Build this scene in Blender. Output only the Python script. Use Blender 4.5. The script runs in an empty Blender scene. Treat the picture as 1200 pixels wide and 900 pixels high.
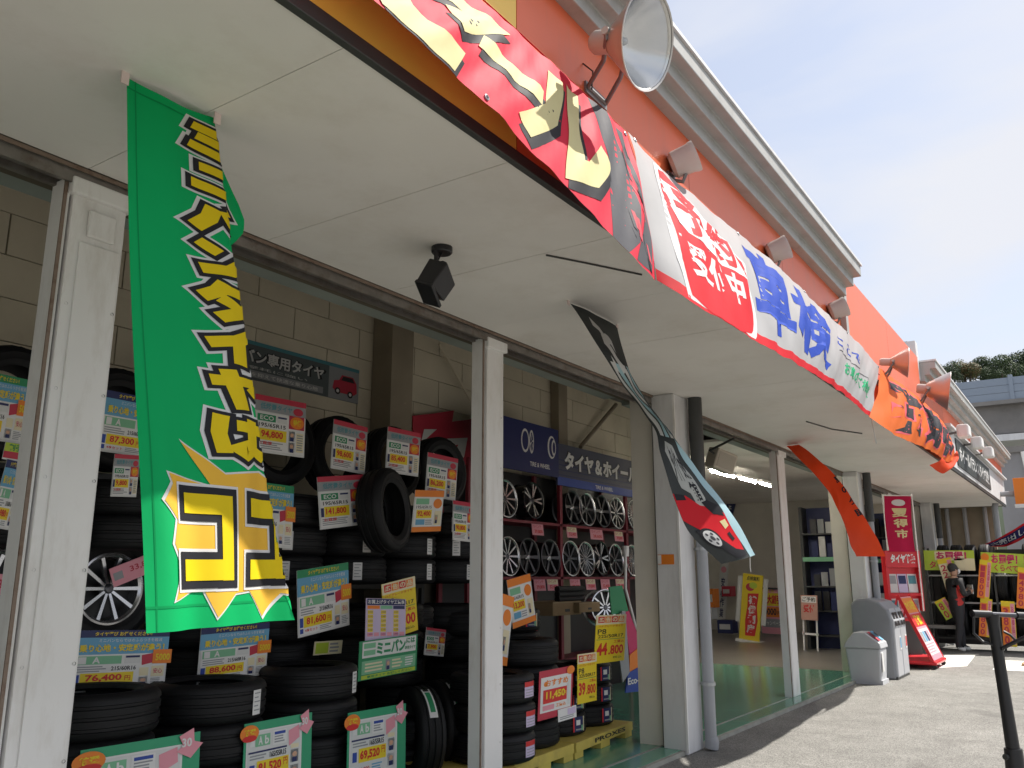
import bpy, bmesh, math, random
import numpy as np
from mathutils import Vector, Matrix, Euler
random.seed(7)
R = math.radians
SC = bpy.context.scene
COL = SC.collection
# ------------------------------------------------------------------ camera, sky, sun, exposure
EYE = Vector((0, 0, 1.5)); YAW, PITCH, FPX = R(34.2), R(12.8), 1000.0
cam_data = bpy.data.cameras.new('camera'); cam = bpy.data.objects.new('camera', cam_data); COL.objects.link(cam)
cam_data.sensor_width = 36.0; cam_data.lens = 36.0 * FPX / 1200.0
cam_data.clip_start = 0.05; cam_data.clip_end = 3000
cam.location = EYE; cam.rotation_euler = (R(90) + PITCH, 0, YAW - R(90))
SC.camera = cam
SUN = Vector((1.8, -1.36, 3.2)).normalized()
world = bpy.data.worlds.new('World'); SC.world = world; world.use_nodes = True
wn, wl = world.node_tree.nodes, world.node_tree.links
wn.clear()
w_out = wn.new('ShaderNodeOutputWorld'); w_bg = wn.new('ShaderNodeBackground'); w_bg2 = wn.new('ShaderNodeBackground')
w_mix = wn.new('ShaderNodeMixShader'); w_sky = wn.new('ShaderNodeTexSky')
w_sky.sky_type = 'NISHITA'; w_sky.sun_disc = False
w_sky.sun_elevation = math.asin(SUN.z); w_sky.sun_rotation = math.atan2(SUN.x, SUN.y)
w_sky.air_density = 1.0; w_sky.dust_density = 1.5; w_sky.ozone_density = 1.5
w_bg.inputs['Strength'].default_value = 0.068
w_bg2.inputs['Color'].default_value = (0.86, 0.88, 0.95, 1); w_bg2.inputs['Strength'].default_value = 0.355
w_tc = wn.new('ShaderNodeTexCoord'); w_map = wn.new('ShaderNodeMapping'); w_map.inputs['Scale'].default_value = (1.0, 1.0, 3.2)
w_map.inputs['Rotation'].default_value = (0.25, 0.1, 0.6)
w_noise = wn.new('ShaderNodeTexNoise'); w_noise.inputs['Scale'].default_value = 1.9; w_noise.inputs['Detail'].default_value = 5
w_noise.inputs['Roughness'].default_value = 0.5; w_noise.inputs['Distortion'].default_value = 0.3
w_ramp = wn.new('ShaderNodeMapRange'); w_ramp.inputs['From Min'].default_value = 0.38; w_ramp.inputs['From Max'].default_value = 0.60
w_ramp.inputs['To Min'].default_value = 0.5; w_ramp.inputs['To Max'].default_value = 1.0
wl.new(w_tc.outputs['Generated'], w_map.inputs['Vector']); wl.new(w_map.outputs['Vector'], w_noise.inputs['Vector'])
wl.new(w_noise.outputs['Fac'], w_ramp.inputs['Value']); wl.new(w_ramp.outputs['Result'], w_mix.inputs['Fac'])
wl.new(w_sky.outputs['Color'], w_bg.inputs['Color'])
wl.new(w_bg.outputs[0], w_mix.inputs[1]); wl.new(w_bg2.outputs[0], w_mix.inputs[2]); wl.new(w_mix.outputs[0], w_out.inputs['Surface'])
sun_data = bpy.data.lights.new('sun', 'SUN'); sun = bpy.data.objects.new('sun', sun_data); COL.objects.link(sun)
sun_data.energy = 2.7; sun_data.angle = R(0.6); sun_data.color = (1.0, 0.95, 0.88)
sun.rotation_euler = SUN.to_track_quat('Z', 'Y').to_euler(); sun.location = (5, -5, 20)
vs = SC.view_settings; vs.view_transform = 'Standard'; vs.look = 'None'; vs.gamma = 1; vs.use_curve_mapping = False
vs.exposure = 1.47
SC.cycles.max_bounces = 6; SC.cycles.diffuse_bounces = 3; SC.cycles.glossy_bounces = 2; SC.cycles.transmission_bounces = 3
SC.cycles.caustics_reflective = False; SC.cycles.caustics_refractive = False

# ------------------------------------------------------------------ helpers
_f = Vector((math.cos(YAW) * math.cos(PITCH), math.sin(YAW) * math.cos(PITCH), math.sin(PITCH)))
_r = Vector((math.sin(YAW), -math.cos(YAW), 0)); _u = _r.cross(_f)
def at(px, py, ax, val):
    """the point of the place that the photograph shows at (px, py), on the plane ax = val"""
    d = _f * FPX + _r * (px - 600) - _u * (py - 450)
    i = 'xyz'.index(ax)
    return EYE + d * ((val - EYE[i]) / d[i])

MATS = {}
def mat(name, col, rough=0.6, metal=0.0, var=0.0, vscale=3.0, bump=0.0, bscale=60.0, dirt=0.0, dscale=2.0,
        dcol=(0.12, 0.09, 0.06), spec=0.5, trans=0.0, emit=0.0, coat=0.0, streak=0.0):
    if name in MATS: return MATS[name]
    m = bpy.data.materials.new(name); m.use_nodes = True
    n, l = m.node_tree.nodes, m.node_tree.links
    b = n['Principled BSDF']; out = n['Material Output']
    b.inputs['Base Color'].default_value = (*col, 1); b.inputs['Roughness'].default_value = rough
    b.inputs['Metallic'].default_value = metal; b.inputs['Specular IOR Level'].default_value = spec
    if coat: b.inputs['Coat Weight'].default_value = coat; b.inputs['Coat Roughness'].default_value = 0.1
    tc = n.new('ShaderNodeTexCoord')
    src = None
    if var:
        no = n.new('ShaderNodeTexNoise'); no.inputs['Scale'].default_value = vscale; no.inputs['Detail'].default_value = 4
        l.new(tc.outputs['Object'], no.inputs['Vector'])
        hs = n.new('ShaderNodeMapRange'); hs.inputs['From Min'].default_value = 0.3; hs.inputs['From Max'].default_value = 0.7
        hs.inputs['To Min'].default_value = 1 - var; hs.inputs['To Max'].default_value = 1 + var
        l.new(no.outputs['Fac'], hs.inputs['Value'])
        mul = n.new('ShaderNodeMix'); mul.data_type = 'RGBA'; mul.blend_type = 'MULTIPLY'; mul.inputs['Factor'].default_value = 1
        mul.inputs['A'].default_value = (*col, 1)
        l.new(hs.outputs['Result'], mul.inputs['B']); src = mul.outputs['Result']
    if dirt:
        no = n.new('ShaderNodeTexNoise'); no.inputs['Scale'].default_value = dscale; no.inputs['Detail'].default_value = 8
        no.inputs['Roughness'].default_value = 0.7
        if streak:
            mp = n.new('ShaderNodeMapping'); mp.inputs['Scale'].default_value = (1, 1, streak); l.new(tc.outputs['Object'], mp.inputs['Vector']); l.new(mp.outputs['Vector'], no.inputs['Vector'])
        else: l.new(tc.outputs['Object'], no.inputs['Vector'])
        mr = n.new('ShaderNodeMapRange'); mr.inputs['From Min'].default_value = 0.5; mr.inputs['From Max'].default_value = 0.75
        mr.inputs['To Min'].default_value = 0; mr.inputs['To Max'].default_value = dirt
        l.new(no.outputs['Fac'], mr.inputs['Value'])
        mx = n.new('ShaderNodeMix'); mx.data_type = 'RGBA'; mx.inputs['A'].default_value = (*col, 1)
        if src: l.new(src, mx.inputs['A'])
        mx.inputs['B'].default_value = (*dcol, 1); l.new(mr.outputs['Result'], mx.inputs['Factor']); src = mx.outputs['Result']
    if src: l.new(src, b.inputs['Base Color'])
    if bump:
        no = n.new('ShaderNodeTexNoise'); no.inputs['Scale'].default_value = bscale; no.inputs['Detail'].default_value = 5
        l.new(tc.outputs['Object'], no.inputs['Vector'])
        bp = n.new('ShaderNodeBump'); bp.inputs['Strength'].default_value = bump; bp.inputs['Distance'].default_value = 0.01
        l.new(no.outputs['Fac'], bp.inputs['Height']); l.new(bp.outputs['Normal'], b.inputs['Normal'])
    if emit:
        b.inputs['Emission Color'].default_value = (*col, 1); b.inputs['Emission Strength'].default_value = emit
    if trans:
        t = n.new('ShaderNodeBsdfTranslucent'); mx = n.new('ShaderNodeMixShader'); mx.inputs['Fac'].default_value = trans
        t.inputs['Color'].default_value = (*col, 1)
        if src: l.new(src, t.inputs['Color'])
        l.new(b.outputs[0], mx.inputs[1]); l.new(t.outputs[0], mx.inputs[2]); l.new(mx.outputs[0], out.inputs['Surface'])
    MATS[name] = m
    return m

def link(o, parent=None):
    COL.objects.link(o)
    if parent is not None: o.parent = parent
    return o
def tag(o, label=None, cat=None, group=None, kind=None):
    if label: o['label'] = label
    if cat: o['category'] = cat
    if group: o['group'] = group
    if kind: o['kind'] = kind
    return o
def empty(name, loc=(0, 0, 0), rot=(0, 0, 0), parent=None):
    o = bpy.data.objects.new(name, None); o.location = loc; o.rotation_euler = rot; o.empty_display_size = 0.1
    return link(o, parent)
def ORD(k): return ['first', 'second', 'third', 'fourth', 'fifth', 'sixth', 'seventh', 'eighth', 'ninth', 'tenth', 'eleventh', 'twelfth'][k]

class MB:
    def __init__(s): s.v, s.f, s.mi, s.mats = [], [], [], []
    def slot(s, m):
        if m not in s.mats: s.mats.append(m)
        return s.mats.index(m)
    def add(s, vs, fs, m, X=None):
        b = len(s.v); k = s.slot(m)
        for p in vs:
            p = Vector(p)
            s.v.append(tuple(X @ p) if X is not None else tuple(p))
        for f in fs: s.f.append(tuple(i + b for i in f)); s.mi.append(k)
        return s
    def box(s, x0, x1, y0, y1, z0, z1, m, X=None):
        return s.add([(x0, y0, z0), (x1, y0, z0), (x1, y1, z0), (x0, y1, z0), (x0, y0, z1), (x1, y0, z1), (x1, y1, z1), (x0, y1, z1)],
                     [(0, 3, 2, 1), (4, 5, 6, 7), (0, 1, 5, 4), (1, 2, 6, 5), (2, 3, 7, 6), (3, 0, 4, 7)], m, X)
    def poly(s, pts, m, X=None): return s.add(pts, [tuple(range(len(pts)))], m, X)
    def prism(s, pts, dvec, m, X=None):
        n = len(pts); d = Vector(dvec); vs = [Vector(p) for p in pts] + [Vector(p) + d for p in pts]
        fs = [tuple(range(n))[::-1], tuple(range(n, 2 * n))] + [(i, (i + 1) % n, (i + 1) % n + n, i + n) for i in range(n)]
        return s.add(vs, fs, m, X)
    def tube(s, pts, r, m, n=8, X=None):
        pts = [Vector(p) for p in pts]; k = len(pts); rs = r if isinstance(r, (list, tuple)) else [r] * k
        vs, fs = [], []; ref = None
        for i, p in enumerate(pts):
            d = (pts[min(i + 1, k - 1)] - pts[max(i - 1, 0)]).normalized()
            if ref is None:
                a = Vector((0, 0, 1)) if abs(d.z) < 0.9 else Vector((1, 0, 0)); ref = d.cross(a).normalized()
            ref = (ref - d * ref.dot(d)).normalized(); q = d.cross(ref)
            for j in range(n):
                t = 2 * math.pi * j / n; vs.append(p + (ref * math.cos(t) + q * math.sin(t)) * rs[i])
        for i in range(k - 1):
            for j in range(n): fs.append((i * n + j, i * n + (j + 1) % n, (i + 1) * n + (j + 1) % n, (i + 1) * n + j))
        fs.append(tuple(range(n))[::-1]); fs.append(tuple(range((k - 1) * n, k * n)))
        return s.add(vs, fs, m, X)
    def lathe(s, prof, m, n=24, X=None, closed=False, mod=None):
        vs, fs = [], []; k = len(prof)
        for i, (r, h) in enumerate(prof):
            for j in range(n):
                t = 2 * math.pi * j / n; rr = r + (mod(i, j) if mod else 0)
                vs.append((rr * math.cos(t), rr * math.sin(t), h))
        for i in range(k if closed else k - 1):
            a, b = i, (i + 1) % k
            for j in range(n): fs.append((a * n + j, a * n + (j + 1) % n, b * n + (j + 1) % n, b * n + j))
        return s.add(vs, fs, m, X)
    def mesh(s, name, smooth=None):
        me = bpy.data.meshes.new(name); me.from_pydata(s.v, [], s.f)
        for m in s.mats: me.materials.append(m)
        me.polygons.foreach_set('material_index', s.mi)
        if smooth is not None:
            me.polygons.foreach_set('use_smooth', [True] * len(s.f)); me.set_sharp_from_angle(angle=R(smooth))
        me.update(); return me
    def build(s, name, parent=None, smooth=None, bevel=0, loc=None):
        o = bpy.data.objects.new(name, s.mesh(name, smooth))
        if loc: o.location = loc
        link(o, parent)
        if bevel:
            b = o.modifiers.new('edge', 'BEVEL'); b.width = bevel; b.segments = 2; b.limit_method = 'ANGLE'; b.angle_limit = R(40)
        return o

_G = {}
def glyphs(txt, off=0.0):
    """outline of a piece of writing as a flat mesh, scaled to the unit square"""
    key = (txt, off)
    if key not in _G:
        c = bpy.data.curves.new('w', 'FONT'); c.body = txt; c.size = 1; c.resolution_u = 2; c.offset = off
        o = bpy.data.objects.new('w', c)
        me = o.to_mesh()
        v = np.array([(p.co.x, p.co.y) for p in me.vertices]); f = [tuple(p.vertices) for p in me.polygons]
        flip = len(me.polygons) and me.polygons[0].normal.z < 0
        if flip: f = [t[::-1] for t in f]
        o.to_mesh_clear(); bpy.data.objects.remove(o); bpy.data.curves.remove(c)
        lo, hi = v.min(0), v.max(0); _G[key] = ((v - lo) / np.maximum(hi - lo, 1e-6), f, tuple(hi - lo))
    return _G[key]

def frame(o, xd, yd):
    xd = Vector(xd).normalized(); yd = Vector(yd); yd = (yd - xd * yd.dot(xd)).normalized(); zd = xd.cross(yd)
    M = Matrix((xd, yd, zd)).transposed().to_4x4(); M.translation = Vector(o); return M

LAYER = 0.0016
def prints(mb, els, w, h, z0, X=None):
    """flat print on a board w x h; els in fractions of the board"""
    for e in els:
        k = e[0]
        if k == 'r':
            _, x0, y0, x1, y1, m, ly = e; z = z0 + ly * LAYER
            mb.poly([(x0 * w, y0 * h, z), (x1 * w, y0 * h, z), (x1 * w, y1 * h, z), (x0 * w, y1 * h, z)], m, X)
        elif k == 't' or k == 'v':
            _, s, x0, y0, x1, y1, m, off, ly = e; z = z0 + ly * LAYER
            if k == 't': cells = [(s, x0, y0, x1, y1)]
            else:
                n = len(s); g = 0.10
                cells = [(c, x0, y1 - (y1 - y0) * (i + 1 - g / 2) / n, x1, y1 - (y1 - y0) * (i + g / 2) / n) for i, c in enumerate(s) if c != ' ']
            for (q, a0, b0, a1, b1) in cells:
                v, f, _d = glyphs(q, off)
                if q in 'ー一|': a0, a1 = a0 + (a1 - a0) * .36, a1 - (a1 - a0) * .36
                mb.add([((a0 + p[0] * (a1 - a0)) * w, (b0 + p[1] * (b1 - b0)) * h, z) for p in v], f, m, X)
        elif k == 'c':
            _, cx, cy, rx, ry, m, ly = e; z = z0 + ly * LAYER
            mb.poly([((cx + rx * math.cos(t)) * w, (cy + ry * math.sin(t)) * h, z) for t in [2 * math.pi * i / 20 for i in range(20)]], m, X)
        elif k == 'p':
            _, pts, m, ly = e; z = z0 + ly * LAYER
            mb.poly([(a * w, b * h, z) for a, b in pts], m, X)

def board(name, label, cat, X, w, h, els, base, group=None, thick=0.004, parent=None, bend=0.0):
    b = MB().box(0, w, 0, h, -thick, 0, base, None)
    o = b.build(name, parent); o.matrix_world = X
    if label: tag(o, label, cat, group)
    if els:
        p = MB(); prints(p, els, w, h, 0.0); q = p.build('print', o)
    return o
def by_px(tl, tr, bl, ax, val, pitch=0.0):
    a, b, c = at(*tl, ax, val), at(*tr, ax, val), at(*bl, ax, val)
    w = (b - a).length; xd = (b - a).normalized(); yv = a - c; yd = yv - xd * yv.dot(xd); h = yd.length
    X = frame(a - yd, xd, yd)
    if pitch: X = X @ Matrix.Rotation(pitch, 4, 'X')
    return X, w, h
# ------------------------------------------------------------------ materials
ZS, YK, YS, YF = 3.21, 3.22, 3.46, 1.835      # soffit height, kerb line, shutter line, face of the fascia
m_white = mat('white_enamel', (0.83, 0.82, 0.80), 0.45, var=0.05, vscale=1.5, dirt=0.45, dscale=6, dcol=(0.42, 0.36, 0.28), streak=.25)
m_white2 = mat('grey_white_enamel', (0.68, 0.68, 0.68), 0.45, var=0.05, streak=.2, dirt=0.3, dscale=6, dcol=(0.3, 0.27, 0.24))
m_soffit = mat('soffit_board', (0.82, 0.79, 0.745), 0.7, var=0.06, vscale=0.9, dirt=0.4, dscale=1.6, dcol=(0.60, 0.54, 0.46))
m_dark = mat('dark_steel', (0.045, 0.047, 0.045), 0.5, var=0.15)
m_black = mat('black_plastic', (0.012, 0.012, 0.014), 0.4)
m_rail = mat('rail_aluminium', (0.24, 0.22, 0.20), 0.42, metal=0.55, var=0.2, vscale=8, dirt=0.7, dscale=9, dcol=(0.12, 0.065, 0.035))
m_rust = mat('rusty_edge', (0.23, 0.17, 0.13), 0.8, dirt=0.9, dscale=14, dcol=(0.10, 0.045, 0.02))
m_orange = mat('orange_fascia', (0.78, 0.15, 0.055), 0.4, var=0.06, vscale=0.7, dirt=.4, dscale=5, dcol=(.55, .18, .10), streak=.12)
m_amber = mat('amber_fascia', (0.92, 0.60, 0.10), 0.4, var=0.05, vscale=0.8)
m_corn = mat('cornice_steel', (0.42, 0.42, 0.40), 0.5, metal=0.1, var=0.07, vscale=2, dirt=0.5, dscale=6, dcol=(0.22, 0.2, 0.17), streak=.3)
m_cream = mat('cream_panel', (0.68, 0.61, 0.47), 0.8, var=0.07, vscale=1.7, dirt=0.22, dscale=2.2, dcol=(0.26, 0.21, 0.14))
m_joint = mat('panel_joint', (0.13, 0.11, 0.08), 0.9)
m_steelcol = mat('shade_brown_steel', (0.30, 0.25, 0.18), 0.7, var=0.1)  # brown carries the shading of the cream column in its colour
m_head = mat('header_underside', (0.30, 0.33, 0.30), 0.7, var=0.08)
m_zinc = mat('galvanised', (0.42, 0.43, 0.44), 0.38, metal=0.6, var=0.12, vscale=14)
m_pipe = mat('grey_pvc', (0.33, 0.34, 0.36), 0.4, var=0.06)
m_floor = mat('green_epoxy', (0.13, 0.36, 0.245), 0.14, var=0.12, vscale=1.3, dirt=0.4, dscale=3.0, dcol=(0.18, 0.28, 0.21), bump=0.03, bscale=25)
m_floor2 = mat('grey_floor', (0.22, 0.205, 0.18), 0.3, var=0.15, vscale=1.5)
m_lip = mat('concrete_lip', (0.33, 0.33, 0.29), 0.8, var=0.15, vscale=6)
m_wht = mat('white_paint_line', (0.78, 0.76, 0.70), 0.7, var=0.08, vscale=4, dirt=0.3, dscale=9, dcol=(0.4, 0.38, 0.34))
m_inner = mat('inner_wall', (0.70, 0.66, 0.58), 0.8, var=0.05)
m_conc = mat('concrete', (0.22, 0.21, 0.20), 0.85, var=0.12, vscale=0.7, dirt=0.4, dscale=0.8, dcol=(0.10, 0.095, 0.09))
m_parapet = mat('blue_grey_panel', (0.25, 0.30, 0.37), 0.55, var=0.06, vscale=0.4)
INK = dict(
    red=mat('ink_red', (0.62, 0.02, 0.02), 0.5), white=mat('ink_white', (0.74, 0.73, 0.71), 0.5), black=mat('ink_black', (0.015, 0.015, 0.017), 0.5),
    yellow=mat('ink_yellow', (0.80, 0.60, 0.02), 0.5), orange=mat('ink_orange', (0.80, 0.22, 0.02), 0.5), green=mat('ink_green', (0.02, 0.25, 0.10), 0.5),
    frame=mat('ink_frame_green', (0.03, 0.33, 0.16), 0.5), lgreen=mat('ink_light_green', (0.20, 0.48, 0.28), 0.5), blue=mat('ink_blue', (0.02, 0.06, 0.33), 0.5), sky=mat('ink_sky', (0.13, 0.36, 0.55), 0.5),
    navy=mat('ink_navy', (0.012, 0.02, 0.10), 0.5), pink=mat('ink_pink', (0.75, 0.30, 0.36), 0.5), grey=mat('ink_grey', (0.30, 0.31, 0.32), 0.5),
    teal=mat('ink_teal', (0.08, 0.26, 0.30), 0.5), lime=mat('ink_lime', (0.45, 0.58, 0.05), 0.5), purple=mat('ink_purple', (0.10, 0.04, 0.22), 0.5),
    lilac=mat('ink_lilac', (0.60, 0.50, 0.68), 0.5), cream=mat('ink_cream', (0.76, 0.68, 0.45), 0.5), magenta=mat('ink_magenta', (0.55, 0.02, 0.12), 0.5),
    crimson=mat('ink_crimson', (0.50, 0.03, 0.06), 0.5), skin=mat('ink_skin', (0.62, 0.36, 0.24), 0.5), paper=mat('ink_paper', (0.66, 0.66, 0.64), 0.55))

# ------------------------------------------------------------------ ground and floor
def asphalt():
    m = bpy.data.materials.new('asphalt'); m.use_nodes = True; n, l = m.node_tree.nodes, m.node_tree.links
    b = n['Principled BSDF']; b.inputs['Roughness'].default_value = 0.9; tc = n.new('ShaderNodeTexCoord')
    def noise(sc, det, rg=0.6):
        q = n.new('ShaderNodeTexNoise'); q.inputs['Scale'].default_value = sc; q.inputs['Detail'].default_value = det
        q.inputs['Roughness'].default_value = rg; l.new(tc.outputs['Object'], q.inputs['Vector']); return q
    big, mid = noise(0.35, 5), noise(3, 6)
    vor = n.new('ShaderNodeTexVoronoi'); vor.inputs['Scale'].default_value = 150; l.new(tc.outputs['Object'], vor.inputs['Vector'])
    r1 = n.new('ShaderNodeValToRGB'); e = r1.color_ramp.elements
    e[0].position = 0.05; e[0].color = (0.125, 0.122, 0.113, 1); e[1].position = 0.9; e[1].color = (0.36, 0.35, 0.32, 1)
    x = r1.color_ramp.elements.new(0.5); x.color = (0.225, 0.219, 0.202, 1)
    sep = n.new('ShaderNodeSeparateColor'); l.new(vor.outputs['Color'], sep.inputs[0]); l.new(sep.outputs[0], r1.inputs['Fac'])
    mr = n.new('ShaderNodeMapRange'); mr.inputs['From Min'].default_value = 0.3; mr.inputs['From Max'].default_value = 0.7
    mr.inputs['To Min'].default_value = 0.72; mr.inputs['To Max'].default_value = 1.12; l.new(big.outputs['Fac'], mr.inputs['Value'])
    mr2 = n.new('ShaderNodeMapRange'); mr2.inputs['From Min'].default_value = 0.3; mr2.inputs['From Max'].default_value = 0.7
    mr2.inputs['To Min'].default_value = 0.82; mr2.inputs['To Max'].default_value = 1.1; l.new(mid.outputs['Fac'], mr2.inputs['Value'])
    mm = n.new('ShaderNodeMath'); mm.operation = 'MULTIPLY'; l.new(mr.outputs[0], mm.inputs[0]); l.new(mr2.outputs[0], mm.inputs[1])
    mx = n.new('ShaderNodeMix'); mx.data_type = 'RGBA'; mx.blend_type = 'MULTIPLY'; mx.inputs['Factor'].default_value = 1
    l.new(r1.outputs['Color'], mx.inputs['A']); l.new(mm.outputs[0], mx.inputs['B'])
    # cracks and oil spots
    wob = noise(1.2, 3); vm = n.new('ShaderNodeVectorMath'); vm.operation = 'MULTIPLY_ADD'; vm.inputs[1].default_value = (.8, .8, 0); l.new(wob.outputs['Color'], vm.inputs[0]); l.new(tc.outputs['Object'], vm.inputs[2])
    vc = n.new('ShaderNodeTexVoronoi'); vc.feature = 'DISTANCE_TO_EDGE'; vc.inputs['Scale'].default_value = .33; l.new(vm.outputs[0], vc.inputs['Vector'])
    cr = n.new('ShaderNodeMapRange'); cr.inputs['From Min'].default_value = 0; cr.inputs['From Max'].default_value = .0035; cr.inputs['To Min'].default_value = .55; cr.inputs['To Max'].default_value = 0; l.new(vc.outputs['Distance'], cr.inputs['Value'])
    oil = noise(1.1, 3, .5); oc = n.new('ShaderNodeMapRange'); oc.inputs['From Min'].default_value = .62; oc.inputs['From Max'].default_value = .74; oc.inputs['To Min'].default_value = 0; oc.inputs['To Max'].default_value = .45; l.new(oil.outputs['Fac'], oc.inputs['Value'])
    mxm = n.new('ShaderNodeMath'); mxm.operation = 'MAXIMUM'; l.new(cr.outputs[0], mxm.inputs[0]); l.new(oc.outputs[0], mxm.inputs[1])
    mk = n.new('ShaderNodeMix'); mk.data_type = 'RGBA'; mk.inputs['B'].default_value = (.09, .085, .078, 1); l.new(mx.outputs['Result'], mk.inputs['A']); l.new(mxm.outputs[0], mk.inputs['Factor']); l.new(mk.outputs['Result'], b.inputs['Base Color'])
    bp = n.new('ShaderNodeBump'); bp.inputs['Strength'].default_value = 0.6; bp.inputs['Distance'].default_value = 0.006
    l.new(vor.outputs['Distance'], bp.inputs['Height']); l.new(bp.outputs['Normal'], b.inputs['Normal'])
    return m
m_asph = asphalt()
g = MB().poly([(-400, -900, 0), (1500, -900, 0), (1500, 900, 0), (-400, 900, 0)], m_asph).build('ground'); tag(g, kind='structure')
FZ = 0.04
fl = MB().box(-3, 14.9, YK + .03, 6.3, -.05, FZ, m_floor).build('shop_floor'); tag(fl, kind='structure')
MB().box(-3, 14.9, YK - .01, YK + .03, -.05, FZ - .004, m_lip).build('floor_kerb', fl)
MB().box(-3, 14.9, YS - .012, YS + .012, FZ, FZ + .004, m_lip).build('floor_rail', fl)
fb = MB().box(14.9, 27, YK + .1, 14, -.05, FZ - .006, m_floor2).box(7.9, 14.9, 6.3, 14, -.05, FZ - .006, m_floor2).build('inner_floor'); tag(fb, kind='structure')
for pts in ([(16.7, 2.56), (17.3, 2.2), (19.9, 2.35), (19.5, 2.85)], [(16.9, 1.77), (18.9, 1.83), (19.0, 0.9), (16.9, 0.75)]):
    o = MB().poly([(x, y, 0.004) for x, y in pts], m_wht).build('white_road_marking'); tag(o, kind='structure')

# ------------------------------------------------------------------ the building
B = empty('shop_building', (0, 0, 0)); tag(B, 'long single-storey garage shop with orange fascia and grey stepped cornice', 'building')
def part(mb, name, parent=B, **k): return mb.build(name, parent, **k)
# soffit boards
sp = part(MB().box(-3, 24.4, YF + .03, YS + .3, ZS + .012, ZS + .03, m_joint), 'soffit_backing')
seams = [1.761 + .963 * k for k in range(-4, 24)]
for a, b in zip(seams[:-1], seams[1:]):
    if a > 24: break
    dz = random.uniform(0, .0015)
    part(MB().box(a + .002, min(b, 24.4) - .002, YF + .03, YS - .07, ZS + dz, ZS + .012, m_soffit), 'soffit_panel', sp)
part(MB().box(-3, 24.4, YF - .004, YF + .03, ZS - .008, ZS + .048, m_dark), 'drip_trim', bevel=.003)
# fascia sheets
edges = [-3, -1.1, .8, 2.735, 4.65, 6.55, 8.42]
for i, (a, b) in enumerate(zip(edges[:-1], edges[1:])):
    part(MB().box(a + .003, b - .003, YF, YF + .03, ZS + .05, 4.2, m_amber if b < 2.8 else m_orange), 'fascia_panel')
edges = [8.52, 10.6, 12.72]
for a, b in zip(edges[:-1], edges[1:]):
    part(MB().box(a + .003, b - .003, YF - .03, YF + .03, ZS + .05, 4.505, m_orange), 'fascia_panel')
edges = [13.3, 15.2]
for a, b in ((12.72, 14.9), (14.9, 17.0), (17.0, 19.2), (19.2, 21.4), (21.4, 24.4)):
    part(MB().box(a + .003, b - .003, YF, YF + .03, ZS + .05 if a < 14 else 3.86, 4.2, m_orange), 'fascia_panel')
part(MB().box(8.42, 8.515, YF - .05, YF + .2, ZS + .05, 4.44, m_corn), 'fascia_return')
part(MB().box(8.515, 8.53, YF - .035, YF - .028, ZS + .05, 4.44, m_dark), 'cover_strip')
def cornice(x0, x1):
    c = MB()
    prof = [(YF + .03, 4.19), (YF - .075, 4.19), (YF - .075, 4.275), (YF - .15, 4.275), (YF - .15, 4.36), (YF - .225, 4.36), (YF - .225, 4.465), (YF + .03, 4.465)]
    c.prism([(x0, y, z) for y, z in prof], (x1 - x0, 0, 0), m_corn)
    o = part(c, 'cornice', bevel=.006)
    part(MB().box(x0 - .01, x1 + .01, YF - .24, YF + .3, 4.465, 4.49, m_white2), 'coping', o)
cornice(-3, 8.42); cornice(12.9, 24.4)
part(MB().box(12.73, 12.9, YF - .02, YF + .3, 4.2, 4.75, m_white2).box(12.9, 13.5, YF + .1, 2.6, 4.495, 4.8, m_corn), 'parapet_end')
part(MB().box(14.95, 24.4, YF - .012, YF + .03, ZS + .05, 3.85, m_white2), 'sign_band')
part(MB().box(14.95, 24.4, YF - .09, YF + .03, 3.86, 3.90, m_white2), 'sign_ledge')
# roof, rear walls
part(MB().box(-3, 24.4, YF + .05, 14, 4.2, 4.3, m_conc), 'roof_slab')
part(MB().box(-3.2, -3, YF + .1, 6.4, 0, 4.2, m_inner), 'end_wall')
# back wall of the tyre bays in courses of panels
bw = part(MB().box(-3, 7.8, 6.02, 6.2, 0, 4.2, m_joint), 'back_wall')
zc = 0.05
row = 0
while zc < 4.15:
    x = 0.9 + (.43 if row % 2 else 0)
    while x < 12.3:
        z1 = min(zc + .302, 4.2)
        if z1 > 1.9:
            part(MB().box(x + .004, x + .852, 6.0 - random.uniform(0, .004), 6.02, zc + .004, z1 - .004, m_cream), 'wall_panel', bw)
        x += .86
    zc += .302; row += 1
part(MB().box(7.8, 12.8, 6.02, 6.2, 0, 4.2, m_joint), 'back_wall_backing', bw)
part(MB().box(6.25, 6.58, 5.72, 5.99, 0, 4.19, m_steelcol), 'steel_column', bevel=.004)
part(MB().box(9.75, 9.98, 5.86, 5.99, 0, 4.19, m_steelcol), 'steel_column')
part(MB().tube([at(515, 403, 'y', 5.9), at(556, 478, 'y', 5.9)], .016, m_cream, 6), 'steel_brace')
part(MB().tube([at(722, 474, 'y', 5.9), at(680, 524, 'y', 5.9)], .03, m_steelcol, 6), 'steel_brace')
part(MB().box(12.8, 12.98, 5.62, 6.2, 0, 4.19, m_inner), 'partition_wall')
# deep end beyond the third opening
part(MB().box(24.6, 24.75, 5.6, 14, 0, 4.2, m_inner), 'inner_wall')
part(MB().box(7.9, 27, 13.9, 14, 0, 4.2, m_inner), 'inner_wall')
part(MB().box(26.9, 27, 3.6, 14, 0, 4.2, m_inner), 'inner_wall')
part(MB().box(12.98, 27, 3.95, 14, 3.62, 3.66, m_soffit), 'inner_ceiling')
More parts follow.
